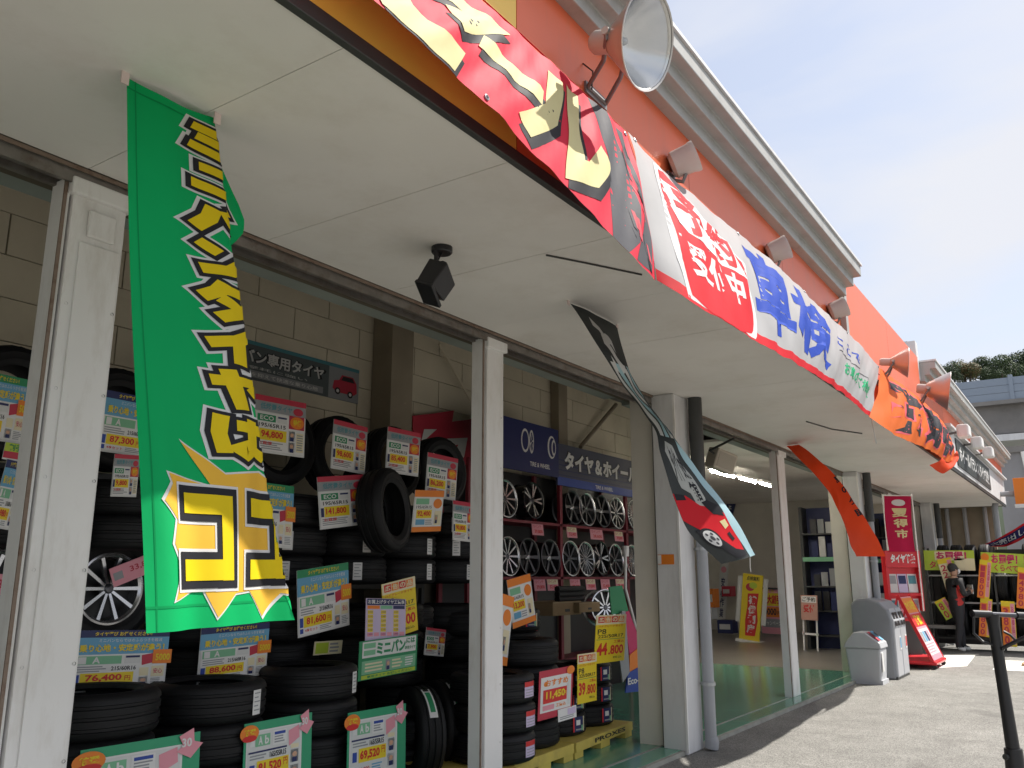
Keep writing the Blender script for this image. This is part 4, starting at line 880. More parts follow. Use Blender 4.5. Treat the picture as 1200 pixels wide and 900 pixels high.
mv = [('r', .05, .56, .97, .97, I['white'], 1), ('r', .07, .80, .26, .93, I['lgreen'], 2), ('r', .07, .62, .26, .75, I['lgreen'], 2), ('t', 'ミニバン', .28, .60, .78, .94, I['green'], .05, 2), ('t', 'には', .79, .79, .95, .94, I['green'], .04, 2), ('t', '専用タイヤ', .77, .62, .96, .72, I['green'], .02, 2), ('r', .05, .50, .97, .55, I['green'], 1), ('r', .05, .14, .97, .48, I['lgreen'], 1), ('r', .05, .02, .97, .12, I['lime'], 1), ('t', '専用タイヤ お試しください', .14, .035, .9, .105, I['green'], .02, 2)] + bars(.1, .4, .18, .44, 3, I['cream'], 2) + photo_bits(.44, .17, .08, .27) + bars(.55, .74, .18, .44, 3, I['cream'], 2) + bars(.78, .94, .18, .44, 4, I['white'], 2)
pc('green and white minivan tyre sign standing on the tyre stack', (420, 752), (491, 743), (418, 799), 4.28, mv, 'green', 'product_sign')
pc('green framed price card with arrow, at the foot of the wide post', (98, 880), (233, 857), (106, 985), 3.86, c_green('72,480'), 'frame')
pc('green framed price card reading 81,520 under the green flag', (289, 849), (372, 835), (292, 935), 3.93, c_green('81,520'), 'frame')
pc('green framed price card reading 69,520 beside the upright tyres', (409, 836), (474, 824), (411, 918), 4.02, c_green('69,520'), 'frame')
pc('orange price card lying flat on a tyre near the narrow post', (497, 672), (530, 671), (528, 700), None, c_orange('11,800'), z=1.41)
pc('blue card clipped below the rack, left of the wide post', (8, 538), (34, 544), (3, 620), 4.6, c_blue('3,980'))
pc('pink tag hanging on the alloy wheel', (128, 667), (170, 650), (135, 688), 4.90, [('t', '33,8', .5, .4, .95, .75, I['crimson'], .02, 1), ('r', .06, .3, .3, .7, I['grey'], 1)], 'pink', 'price_tag')
pc('pink tag on the cut-off wheel at the picture edge', (-20, 672), (8, 673), (-20, 697), 4.90, [('t', '33', .3, .3, .9, .75, I['crimson'], .02, 1)], 'pink', 'price_tag')
pc('pale price list under the blue card beside the wide post', (132, 532), (162, 534), (136, 582), 4.6, c_red('9,800'), 'paper', 'price_list')
pc('narrow price card half behind the narrow post', (532, 586), (556, 590), (540, 634), 4.5, c_red('90,800'))
pc('small red and green card above the blue card, left of the wide post', (6, 518), (30, 522), (4, 538), 4.6, [('r', 0, .5, 1, 1, I['lime'], 1), ('r', 0, .1, 1, .5, I['crimson'], 1), ('t', '割引', .2, .55, .8, .95, I['green'], .02, 2)], 'white', 'price_tag')
pc('small yellow brochure slip on the dark tyre below the centre card', (368, 752), (401, 750), (369, 768), 4.60, [('r', .05, .1, .5, .9, I['lime'], 1)] + bars(.55, .95, .1, .9, 3, I['grey'], 1), 'cream', 'price_tag')
pc('dim red-topped card on the lowest shelf near the narrow post', (500, 735), (522, 738), (503, 768), 4.55, c_red('7,900'))
# ------------------------------------------------------------------ things on the back wall
X, w, h = by_px((262, 392), (421, 432), (262, 432), 'y', 5.985)
p0, p1, p2 = at(255, 388, 'y', 5.985), at(421, 434, 'y', 5.985), at(418, 473, 'y', 5.985)
X = frame((p0.x, 5.985, p2.z), (1, 0, 0), (0, 0, 1)); w, h = p1.x - p0.x, p1.z - p2.z
m_sgn = mat('wall_sign_grey', (.10, .12, .125), .5)
board('wall_sign', 'dark wall sign for minivan tyres with a small red car, above the rack', 'sign', X, w, h,
      [('r', 0, .9, 1, 1, I['teal'], 1), ('t', 'ミニバン専用タイヤ', -.02, .40, .74, .80, I['black'], .09, 2), ('t', 'ミニバン専用タイヤ', 0, .42, .72, .78, I['paper'], .03, 3), ('r', .02, .06, .72, .24, I['grey'], 1), ('t', 'ふらつきを抑えて快適な乗り心地', .05, .09, .68, .2, I['white'], .01, 2), ('t', '偏摩耗に強い', .1, .28, .6, .36, I['paper'], 0, 2),
       ('r', .76, .0, 1, .9, I['grey'], 1), ('p', [(.79, .30), (.80, .52), (.84, .56), (.86, .72), (.95, .72), (.98, .55), (.985, .28), (.96, .2), (.82, .2)], I['crimson'], 2), ('p', [(.855, .56), (.87, .69), (.945, .69), (.965, .56)], I['black'], 3), ('c', .83, .24, .022, .1, I['black'], 3), ('c', .93, .2, .022, .1, I['black'], 3), ('c', .83, .24, .011, .05, I['white'], 4), ('c', .93, .2, .011, .05, I['white'], 4)], m_sgn, thick=.02)
# red and white cloth on the wall
pr = [at(*q, 'y', 5.93) for q in ((484, 487), (505, 485), (532, 481), (530, 494), (548, 492), (560, 489), (560, 560), (536, 560), (520, 528), (493, 532), (484, 503))]
rc = MB().prism([tuple(q) for q in pr], (0, .012, 0), I['crimson']).build('wall_cloth'); tag(rc, 'crimson and white lettered cloth on the wall beside the narrow post', 'banner')
pw = MB()
for quad in (((497, 503), (512, 503), (493, 520)), ((522, 514), (548, 513), (544, 535), (536, 545), (513, 526))):
    pw.poly([tuple(at(*q, 'y', 5.925)) for q in quad], I['paper'])
pw.poly([tuple(at(*q, 'y', 5.92)) for q in ((528, 523), (537, 521), (535, 526), (525, 527))], I['crimson']); pw.build('print', rc)
# ------------------------------------------------------------------ second opening: wheel display
m_rackred = mat('rack_red', (.20, .015, .03), .5, var=.1); m_blueS = mat('sign_blue', (.012, .018, .11), .5); m_blueL = mat('sign_slate', (.055, .06, .10), .5)
YW = 5.50
def zx(px, py, y=YW): q = at(px, py, 'y', y); return q.x, q.z
rk = empty('wheel_rack', (0, 0, 0)); tag(rk, 'dark red steel shelving holding rows of alloy wheels', 'rack')
zA, zB, zC = zx(658, 614)[1], zx(658, 676)[1], .55
for x in (7.3, zx(658, 620)[0], zx(735, 620)[0], 12.7):
    for y in (YW + .02, YW + .4): MB().box(x - .03, x + .03, y - .02, y + .02, FZ, zx(658, 556)[1], m_rackred).build('upright', rk)
for z in (zA, zB, zC): MB().box(7.3, 12.7, YW, YW + .42, z - .03, z, m_rackred).build('shelf', rk)
MB().box(7.3, 12.7, YW + .42, YW + .43, FZ, zx(658, 556)[1], m_black).build('back_panel', rk)
G_W = 'alloy wheels on the red rack'
SN = {'s5': 'five-spoke', 's10': 'ten-spoke', 'mesh': 'mesh-spoke', 'dark': 'gunmetal', 'ring': 'polished-lip', 'multi': 'fine-spoke'}
for rowi, (lst, zz, rw) in enumerate((([(593, 's10'), (625, 's5'), (672, 'dark'), (688, 'ring'), (706, 'dark'), (723, 's10'), (743, 'mesh')], zA, 'upper'),
                                      ([(596, 's10'), (620, 'dark'), (645, 'dark'), (669, 'ring'), (687, 'multi'), (705, 's5'), (722, 'ring'), (741, 'multi')], zB, 'middle'))):
    for i, (px, stl) in enumerate(lst):
        x = zx(px, 600 + 52 * rowi)[0]
        wheel((x, YW + .04, zz + .222 + (.0 if stl != 's5' else .02)), (R(90 - 5), 0, 0), stl, f'{SN[stl]} alloy wheel, {ORD(i)} from the narrow post in the {rw} rack row', G_W, r=.215)
for rowi, (lst, zz) in enumerate((((630, 670, 699, 725), zA), ((632, 647, 673, 691, 708, 725), zB))):
    for i, px in enumerate(lst):
        x = zx(px, 630)[0]; ww = .34 if rowi == 0 and i == 2 else .25
        board('shelf_ticket', f'pink price ticket, {ORD(i)} along the {("upper", "middle")[rowi]} shelf edge of the wheel rack', 'price ticket', frame((x - ww / 2, YW - .012, zz - .16), (1, 0, 0), (0, .12, 1)), ww, .145,
              [('r', .04, .5, .96, .94, I['cream' if i % 2 else 'pink'], 1), ('t', ('39,800', '52,400', '28,600')[i % 3], .2, .12, .9, .45, I['red'], .03, 1), ('t', '15インチ', .1, .58, .8, .86, I['crimson'], .01, 2)], I['pink'], 'tickets on the wheel rack')
x0, z1 = zx(584, 499); x1, z0 = zx(650, 562)
X = frame((x0 - .5, YW - .06, zx(650, 560)[1]), (1, 0, 0), (0, 0, 1)); hh = zx(650, 505)[1] - zx(650, 560)[1]
board('header_sign', 'blue header board with white tyre and wheel outline drawings', 'sign', X, x1 - x0 + .5, hh,
      [('c', .905, .60, .055, .24, I['white'], 1), ('c', .91, .60, .042, .20, m_blueS, 2), ('c', .93, .60, .03, .17, I['white'], 3), ('c', .932, .60, .018, .12, m_blueS, 4), ('c', .56, .62, .05, .24, I['white'], 1), ('c', .56, .62, .038, .19, m_blueS, 2), ('c', .64, .62, .03, .24, I['white'], 1), ('c', .64, .62, .02, .19, m_blueS, 2)] +
      [('p', [(.64, .62), (.64 + .02 * math.cos(a), .62 + .2 * math.sin(a)), (.64 + .02 * math.cos(a + .3), .62 + .2 * math.sin(a + .3))], I['white'], 3) for a in np.linspace(0, 5.5, 6)] + [('t', 'TIRE & WHEEL', .62, .13, .88, .22, I['white'], .02, 1)], m_blueS, thick=.03)
xa, xb = x1 + .02, zx(747, 560)[0] + .3
X = frame((xa, YW - .03, zx(650, 568)[1]), (1, 0, 0), (0, 0, 1)); ww, h2 = xb - xa, zx(650, 519)[1] - zx(650, 568)[1]
board('header_sign', 'slate header board with big white tyre and wheel lettering', 'sign', X, ww, h2,
      [('r', 0, .60 - .12 * k, 1, .62 - .12 * k, I['navy'], 1) for k in range(4)] + [('r', 0, 0, 1, .2, I['blue'], 1), ('t', 'タイヤ＆ホイール', .05, .37, .86, .87, I['black'], .10, 2), ('t', 'タイヤ＆ホイール', .065, .40, .845, .84, I['white'], .05, 3), ('t', 'TIRE & WHEEL', .37, .06, .56, .15, I['white'], .02, 2)], m_blueL, thick=.03)
# pallets
m_pal = mat('yellow_plastic', (.62, .47, .10), .5, var=.1, vscale=3, dirt=.4, dscale=5, dcol=(.25, .18, .07))
def pallet(x0, x1, y0, label, rot=0.0, txt=None):
    t = empty('plastic_pallet', (x0, y0, FZ), (0, 0, rot)); tag(t, label, 'pallet', 'yellow pallets under the tyre stacks')
    L_ = x1 - x0
    MB().box(0, L_, 0, .8, .10, .13, m_pal).build('deck', t, bevel=.005)
    for a, b in ((0, .16), (L_ / 2 - .1, L_ / 2 + .1), (L_ - .16, L_)):
        for y in (0, .35, .7): MB().box(a, b, y, y + .1, 0, .10, m_pal).build('foot', t, bevel=.004)
    MB().box(0, L_, -.01, .0, .055, .13, m_pal).build('front_beam', t)
    if txt: p_ = MB(); prints(p_, [('t', txt, .3, .25, .85, .75, I['black'], .03, 1)], L_, .075, 0, frame((0, -.011, .055), (1, 0, 0), (0, 0, 1))); p_.build('lettering', t)
pallet(6.52, 7.78, 3.80, 'yellow pallet nearest the grey pilaster with small black lettering', R(5), 'PROXES')
pallet(5.55, 6.50, 3.76, 'yellow pallet in the middle of the second opening', R(3))
pallet(4.98, 5.50, 3.66, 'yellow pallet end beside the narrow post', R(2))
G_T3 = 'tyre stacks on the yellow pallets'
for k, (x, y, n, sk, nm) in enumerate(((5.62, 4.00, 3, 'redwhite', 'red and white'), (6.24, 4.16, 4, None, 'plain'), (6.86, 4.22, 3, 'black', 'black'), (7.44, 4.26, 3, 'black', 'black'), (6.35, 4.85, 5, 'black', 'rear plain'), (7.05, 4.85, 5, 'black', 'rear black'))):
    for j in range(n):
        sz = 's' if k in (2, 3) else 'm'; hgt = .182 if sz == 's' else .208
        tyre((x + random.uniform(-.012, .012), y, FZ + .132 + hgt * (j + .5)), (0, 0, 0), f'tyre in the {ORD(k)} pallet stack from the narrow post, {ORD(j)} from below', G_T3, sz, sk, R(-98) if k else R(-84))
# cards of the second opening
pc('orange price card on wire, hanging behind the narrow post', (572, 690), (602, 700), (572, 776), 4.05, c_orange('10,350'))
pc('orange-footed price card tilted over the plain tyre stack', (596, 680), (622, 672), (627, 727), 4.25, c_orange('13,200'))
pc('yellow advertised-goods card reading 44,800', (695, 721), (727, 719), (698, 778), 3.88, c_yel('44.800'), 'yellow')
pc('smaller yellow card at 39,800 between the red card and the taller yellow one', (676, 767), (699, 764), (676, 826), 3.82, c_yel('39.800'), 'yellow')
pk = [('r', .05, .14, .95, .86, I['white'], 1), ('t', 'おすすめ', .18, .66, .85, .80, I['orange'], .03, 2), ('r', .12, .32, .82, .60, I['red'], 2), ('t', '11,450', .2, .38, .76, .56, I['yellow'], .04, 3), ('t', '円', .74, .42, .8, .5, I['yellow'], .02, 3), ('r', .12, .18, .45, .28, I['pink'], 2), ('c', .92, .92, .12, .09, I['orange'], 3), ('c', .18, .72, .05, .05, I['orange'], 2), ('t', '工賃込', .5, .2, .8, .28, I['orange'], .02, 2), ('r', .84, .2, .93, .8, I['paper'], 2)]
pc('red price card reading 11,450 leaning on the plain tyre stack', (629, 787), (666, 779), (642, 842), 3.70, pk, 'crimson')
pc('small white and lilac slip below the red price card', (654, 832), (675, 826), (656, 846), 3.68, [('r', .5, .4, .95, .9, I['lilac'], 1)] + bars(.08, .9, .1, .4, 2, I['grey'], 1), 'white', 'paper_slip')
# boxes and rolled mats behind the stacks
m_card = mat('cardboard', (.28, .19, .10), .85, var=.1)
for lb, a, b, yy in (('brown cardboard box lying behind the tyre stacks', (648, 722), (681, 704), 4.95), ('small tan carton with dark hand hole behind the stacks', (679, 718), (703, 705), 4.88)):
    p, q = at(*a, 'y', yy), at(*b, 'y', yy); t = empty('cardboard_box', (p.x, yy, p.z)); tag(t, lb, 'box')
    w_, h_ = q.x - p.x, q.z - p.z; MB().box(0, w_, 0, .4, 0, h_, m_card).build('carton', t, bevel=.004)
    MB().box(w_ * .42, w_ * .58, -.003, 0, h_ * .25, h_ * .45, m_black).build('hand_hole', t); MB().box(0, w_, -.002, .0, h_ * .9, h_ * .94, mat('parcel_tape', (.36, .27, .15), .4)).build('tape', t)
p = at(668, 697, 'y', 5.0); t = empty('rubber_roll', p); tag(t, 'ribbed black rubber roll with pink ticket behind the stacks', 'roll')
for k in range(4): MB().tube([(-.28, 0, -.10 + .055 * k), (.28, 0, -.10 + .055 * k)], .034, m_rub, 10).build('rubber_roll_turn', t, smooth=60)
wheel((at(708, 712, 'y', 4.95).x, 4.95, at(708, 712, 'y', 4.95).z), (R(86), 0, -.5), 's10', 'ten-spoke wheel leaning beside the tan carton', None, r=.205)
# folded display flag beside the pilaster
fa = [(714, 688), (727, 688), (735, 705), (760, 772), (760, 800), (724, 812), (731, 770)]
t = empty('display_flag', (0, 0, 0)); tag(t, 'green, pink and blue fan-shaped display flag beside the grey pilaster', 'display')
def pol(pts, y, m, nm, th=.012): MB().prism([tuple(at(*q, 'y', y)) for q in pts], (0, th, 0), m).build(nm, t)
pol([(714, 688), (729, 686), (737, 718), (717, 720)], 4.30, I['green'], 'top_panel'); pol([(731, 718), (737, 716), (752, 756), (738, 768)], 4.29, I['magenta'], 'pink_panel'); pol([(738, 768), (752, 756), (759, 776), (738, 788)], 4.28, I['orange'], 'orange_panel')
pol([(736, 789), (761, 775), (768, 808), (733, 812)], 4.27, I['blue'], 'blue_panel'); pol([(729, 716), (733, 716), (738, 788), (730, 800), (726, 770)], 4.26, I['grey'], 'side_panel')
p_ = MB(); q = at(736, 803, 'y', 4.255); prints(p_, [('t', 'Eco-AF', 0, 0, 1, 1, I['white'], .03, 1)], .42, .07, 0, frame(q, (1, 0, 0), (0, 0, 1))); p_.build('lettering', t)
p_ = MB(); qa, qb = at(728.5, 768, 'y', 4.25), at(731.5, 722, 'y', 4.25); prints(p_, [('t', 'ALL SEASONS', 0, 0, 1, 1, I['white'], .03, 1)], (qb - qa).length, .07, 0, frame(qa, qb - qa, (-1, 0, .05))); p_.build('lettering', t)
MB().tube([at(733, 643, 'y', 4.35), at(733, 690, 'y', 4.33), at(745, 735, 'y', 4.3), at(762, 756, 'y', 4.3)], .016, m_white, 8).build('hoop', t, smooth=60)
MB().tube([at(733, 640, 'y', 4.36), at(733, 652, 'y', 4.36)], .04, m_white, 8).build('cap', t)
# ------------------------------------------------------------------ third opening: signs inside
def stand_board(name, label, tl, tr, bl, xv, els, base, cat_='sign', thick=.05, extra=None):
    a, b, c = at(*tl, 'x', xv), at(*tr, 'x', xv), at(*bl, 'x', xv); w_ = (b - a).length; h_ = (a - c).length
    X = frame(c, (b - a), (a - c)); return board(name, label, cat_, X, w_, h_, els, base, thick=thick), w_, h_
o, w_, h_ = stand_board('stand_sign', 'tall yellow stand sign with white vertical lettering on red inside the third opening', (864, 671), (887, 674), (866, 748), 20.4,
    [('t', '点検無料', .2, .90, .85, .97, I['black'], .02, 1), ('c', .4, .80, .22, .06, I['crimson'], 1), ('c', .55, .83, .2, .05, I['lime'], 2), ('p', [(.3, .70), (.85, .72), (.8, .5), (.88, .3), (.78, .07), (.3, .06), (.25, .3), (.32, .5)], I['red'], 1), ('v', '補償制度', .36, .1, .76, .68, I['white'], .05, 2)], I['yellow'])
for xx in (-.12, w_ + .02): MB().box(xx, xx + .1, h_ * .25, h_ * .95, -.05, -.02, I['paper']).build('leaflet_pocket', o)
MB().box(-.05, w_ + .08, -.06, 0, -.25, .1, m_white).build('foot', o)
o, w_, h_ = stand_board('folding_sign', 'pink and orange folding sign with 10000 yen lettering beside the yellow stand sign', (890, 688), (917, 689), (893, 742), 22.6,
    [('r', 0, .60, .95, .88, I['yellow'], 1), ('t', '最大割引', .08, .64, .85, .84, I['red'], .05, 2), ('t', 'オイル', .1, .89, .6, .98, I['yellow'], .03, 1), ('r', 0, .36, 1, .58, I['orange'], 1), ('t', '10000', .04, .40, .66, .55, I['black'], .03, 2), ('t', '円引', .7, .41, .95, .5, I['black'], .02, 2), ('r', .05, .14, .9, .32, I['grey'], 1), ('t', 'キャンペーン', .1, .18, .85, .28, I['white'], .02, 2)], I['pink'])
MB().lathe([(w_ * .5, 0), (w_ * .5, .04), (.0001, .05)], m_black, 20, Matrix.Translation((w_ / 2, h_, 0)) @ Matrix.Rotation(R(90), 4, 'X') @ Matrix.Scale(.4, 4, (0, 1, 0))).build('rounded_top', o)
stand_board('pillar_sign', 'narrow white vertical sign by the downpipe inside the shop', (837, 657), (846, 658), (840, 731), 24.0, [('c', .5, .87, .35, .05, I['pink'], 1), ('v', '安心作業', .25, .1, .75, .75, I['navy'], .02, 1)], I['paper'])
stand_board('wall_panel_sign', 'dark blue rounded welcome sign on the inner wall', (838, 566), (856, 571), (838, 606), 24.5, [('t', 'よう', .3, .55, .85, .75, I['white'], .03, 1), ('t', 'こそ', .3, .25, .85, .45, I['white'], .03, 1)], I['navy'])
nb_, w_, h_ = stand_board('notice_board', 'red and white notice board on legs behind the third post', (938, 697), (957, 698), (939, 726), 18.6, [('r', .05, .7, .95, .95, I['white'], 1), ('t', 'ご予約', .1, .74, .9, .92, I['black'], .02, 2), ('t', '受付', .15, .3, .85, .62, I['red'], .04, 1)], mat('board_pink', (.55, .30, .24), .6))
zb_ = nb_.matrix_world.translation.z
for xx in (.03, w_ - .03): MB().box(xx - .015, xx + .015, -zb_ + FZ, .1, -.06, -.03, m_white).build('leg', nb_)
MB().box(0, w_, -.30, -.26, -.06, -.03, m_white).build('cross_bar', nb_)
for lb, a, b, xv, mm in (('orange display box low by the downpipe', (825, 712), (836, 690), 22.5, I['orange']), ('orange display box beside the narrow white sign', (846, 699), (856, 687), 23.5, I['crimson']), ('dark blue crate on the inner floor', (841, 742), (858, 727), 22.0, I['navy']), ('white carton low by the downpipe', (827, 726), (834, 712), 22.4, I['paper'])):
    p, q = at(*a, 'x', xv), at(*b, 'x', xv); t = empty('display_box', (xv, q.y, p.z)); tag(t, lb, 'box'); w_, h_ = p.y - q.y, q.z - p.z
    MB().box(0, .4, 0, w_, 0, h_, mm).build('carton', t, bevel=.01); MB().box(-.004, 0, w_ * .15, w_ * .85, h_ * .3, h_ * .7, I['paper']).build('label_print', t)
# goods shelves behind the third post
for si, (xv, y0, y1) in enumerate(((19.0, 4.05, 5.35), (21.5, 4.05, 5.0))):
    t = empty('goods_shelf', (xv, y0, 0)); tag(t, ('dark goods shelf with hanging packs and a green price strip behind the third post', 'farther dark goods shelf near the second pilaster')[si], 'shelf')
    W_ = y1 - y0
    for y in (0, W_): MB().box(0, .5, y - .03, y + .03, FZ, 3.0, m_dark).build('side_panel', t)
    MB().box(.4, .42, 0, W_, FZ, 3.0, I['navy']).build('back_panel', t)
    for z in (.3, .8, 1.3, 1.85, 2.4): MB().box(0, .45, 0, W_, z, z + .03, m_dark).build('shelf_board', t)
    MB().box(-.012, 0, 0, W_, 1.84, 1.93, I['lgreen']).build('price_strip', t)
    pk_m = [MB().box(0, .05, 0, .13, 0, .30, mm).mesh('pack') for mm in (m_black, I['navy'], I['grey'], m_black, I['paper'])]
    for z in (.83, 1.33, 1.94, 2.43):
        y = .06
        while y < W_ - .16:
            if random.random() < .97:
                o = bpy.data.objects.new('pack', pk_m[min(int(random.random() ** .8 * 5), 4)]); link(o, t); o.location = (.05 + random.uniform(0, .1), y, z); o.scale = (1, 1, random.uniform(.8, 1.45))
            y += .155
    
# ------------------------------------------------------------------ outside by the far pilaster
m_bin = mat('white_bin_plastic', (.52, .53, .55), .4, var=.04); m_bing = mat('grey_bin_plastic', (.27, .28, .30), .42, var=.06); m_bin_sun = mat('sunlit_bin_front', (.45, .46, .48), .42)  # bin front coloured lighter to carry the sun on its street side
m_redp = mat('red_plastic', (.60, .02, .03), .3, var=.05); m_shoe = mat('tyre_castor', (.02, .02, .02), .5)
t = empty('litter_bin', (13.62, 2.84, 0), (0, 0, R(0))); tag(t, 'low white litter bin with red and blue lid flaps by the green floor', 'bin')
MB().add([(.02, .02, 0), (.40, .02, 0), (.40, .44, 0), (.02, .44, 0), (-.01, -.01, .50), (.44, -.01, .50), (.44, .48, .50), (-.01, .48, .50)], [(0, 3, 2, 1), (4, 5, 6, 7), (0, 1, 5, 4), (1, 2, 6, 5), (2, 3, 7, 6), (3, 0, 4, 7)], m_bin).build('bin_body', t, bevel=.025)
MB().prism([(-.03, -.03, .5), (-.03, .50, .5), (-.03, .46, .58), (-.03, .34, .72), (-.03, .18, .72), (-.03, -.01, .58)], (.49, 0, 0), m_bin).build('lid', t, bevel=.015)
for a, mm, lb in ((.03, INK['crimson'], 0), (.24, INK['sky'], 1)):
    MB().add([(a, .165, .728), (a + .15, .165, .728), (a + .15, .01, .61), (a, .01, .61)], [(3, 2, 1, 0)], mm).build('flap', t)
    MB().add([(a + .035, .13, .705), (a + .115, .13, .705), (a + .115, .06, .65), (a + .035, .06, .65)], [(3, 2, 1, 0)], m_black, Matrix.Translation((0, -.004, .008))).build('slot', t)
MB().box(.04, .14, -.016, -.006, .18, .44, INK['white']).build('bin_notice', t); MB().box(.02, .44, -.0, .44, -.0, .06, m_bin).build('plinth', t)
t = empty('litter_bin', (14.42, 2.80, 0)); tag(t, 'tall grey litter bin with rounded hood and two dark openings', 'bin')
hood = [(0, .0), (0, .88), (.04, 1.02), (.16, 1.14), (.34, 1.19), (.50, 1.18), (.58, 1.10), (.60, .0)]
MB().prism([(0, y, z) for y, z in hood], (.95, 0, 0), m_bing).build('hood', t, bevel=.03)
MB().prism([(.03, -.03, .03), (.03, -.03, .86), (.03, .035, 1.05), (.03, .02, .03)], (.43, 0, 0), m_bin_sun).build('door', t, bevel=.02); MB().prism([(.49, -.03, .03), (.49, -.03, .86), (.49, .035, 1.05), (.49, .02, .03)], (.43, 0, 0), m_bin_sun).build('door', t, bevel=.02)
for a in (.06, .27, .52, .73): MB().add([(a, -.034, .78), (a + .16, -.034, .78), (a + .16, .012, .98), (a, .012, .98)], [(0, 1, 2, 3)], m_black, Matrix.Translation((0, -.012, 0))).build('opening', t, bevel=0)
for a, mm in ((.30, 'white'), (.74, 'white')): MB().box(a, a + .13, -.036, -.031, .42, .62, INK[mm]).box(a + .03, a + .1, -.040, -.036, .45, .60, INK['sky' if a < .5 else 'red']).build('bin_notice', t)
MB().box(.01, .94, -.02, .58, -.01, .04, m_dark).build('plinth', t)
# brochure cart and brochure rack
t = empty('brochure_cart', (16.35, 2.52, 0)); tag(t, 'red wheeled sign cart with a sloping poster panel', 'sign cart')
lean = frame((0, .05, .14), (1, 0, 0), (0, .42, 1)); 
MB().box(0, 1.0, 0, 1.12, -.02, 0, INK['pink'], lean).build('poster_panel', t)
p_ = MB(); prints(p_, [('r', .02, .74, .98, .98, I['orange'], 1), ('t', 'オイル交換', .08, .78, .92, .94, I['yellow'], .04, 2), ('r', .02, .52, .98, .72, I['red'], 1), ('t', '特価', .2, .54, .8, .70, I['yellow'], .05, 2), ('r', .06, .08, .94, .48, I['paper'], 1)] + [('r', .1 + .2 * i, .28, .26 + .2 * i, .44, I[('grey', 'sky', 'navy', 'pink')[i]], 2) for i in range(4)] + bars(.1, .9, .1, .26, 4, I['pink'], 2), 1.0, 1.12, .001, lean); p_.build('print', t)
for xx in (-.03, 1.0): MB().box(xx, xx + .03, 0, 1.16, -.04, .01, m_redp, lean).build('side_rail', t)
for xx in (.0, 1.0): MB().tube([(xx, .52, 1.18), (xx, .85, .1)], .018, m_redp, 8).build('rear_strut', t)
MB().box(-.04, 1.04, .0, .9, .07, .13, m_redp).build('base', t, bevel=.02)
for xx in (.03, .97):
    for yy in (.05, .82): MB().tube([(xx - .02, yy, .04), (xx + .02, yy, .04)], .04, m_shoe, 12).build('castor', t, smooth=50)
q0, q1 = at(1049, 713, 'y', 3.12), at(1078, 647, 'y', 3.12)
t = empty('brochure_rack', (17.45, 3.36, 0), (0, 0, R(-48))); tag(t, 'tall crimson brochure rack with rows of leaflets behind the sign cart', 'brochure rack')
zt = at(1062, 646, 'y', 3.12).z; zm = at(1062, 665, 'y', 3.12).z
xw = .60
MB().box(-.05, xw + .05, -.04, .3, .0, .12, m_redp).build('base', t, bevel=.02); MB().box(.05, xw - .05, .05, .10, .12, .95, m_dark).build('lower_panel', t); MB().box(-.03, xw + .03, .06, .10, .9, zt, m_redp).build('back_board', t)
for xx in (-.05, xw): MB().box(xx, xx + .05, -.02, .12, .9, zt, m_redp).build('side_rail', t)
p_ = MB(); prints(p_, [('t', 'タイヤ特集', .08, .25, .92, .8, I['white'], .05, 1)], xw, zt - zm, 0, frame((0, -.035, zm), (1, 0, 0), (0, 0, 1))); MB().box(-.05, xw + .05, -.03, .06, zm, zt, m_redp).build('header_board', t); p_.build('lettering', t)
lf = [MB().box(0, .185, -.006, 0, 0, .34, I[c]).box(.02, .165, -.010, -.006, .16, .31, I[d]).mesh('leaflet') for c, d in (('paper', 'grey'), ('lilac', 'navy'), ('white', 'teal'), ('pink', 'crimson'))]
for r_ in range(2):
    MB().box(0, xw, -.02, .06, zm - .52 - .45 * r_, zm - .47 - .45 * r_, m_redp).build('leaflet_tray', t)
    for c_ in range(3):
        o = bpy.data.objects.new('leaflet', lf[(r_ * 2 + c_) % 4]); link(o, t); o.location = (.0 + .2 * c_, .03, zm - .46 - .45 * r_); o.rotation_euler = (R(-6), 0, 0)
zb = at(1062, 586, 'y', 3.12).z
S_mag = lambda s, t_: np.array([17.42 + .36 * t_ + .03 * math.sin(3 * s), 3.30 - .40 * t_ + .03 * math.sin(6 * t_ + 3 * s), zb - (zb - zt + .02) * s])
mb_ = cloth(S_mag, 14, 8, fab('magenta_cloth', (.50, .015, .07), .25), 'flag_on_pole'); tag(mb_, 'crimson upright flag with cream lettering above the brochure rack', 'flag')
on_cloth(S_mag, [(*V(c, .22 + .19 * i, .25, .38 + .19 * i, .75, .03), f_cream, 1) for i, c in enumerate('夏得市')] + [(*EL(.12, .5, .06, .2), f_wink, 1)], 14, 8, sg(S_mag), 'lettering', mb_)
MB().tube([(17.80, 2.88, .9), (17.80, 2.88, zb + .05)], .012, m_white, 8).build('pole', mb_); MB().tube([(17.40, 3.32, zb + .01), (17.80, 2.88, zb + .01)], .01, m_white, 8).build('cross_bar', mb_)
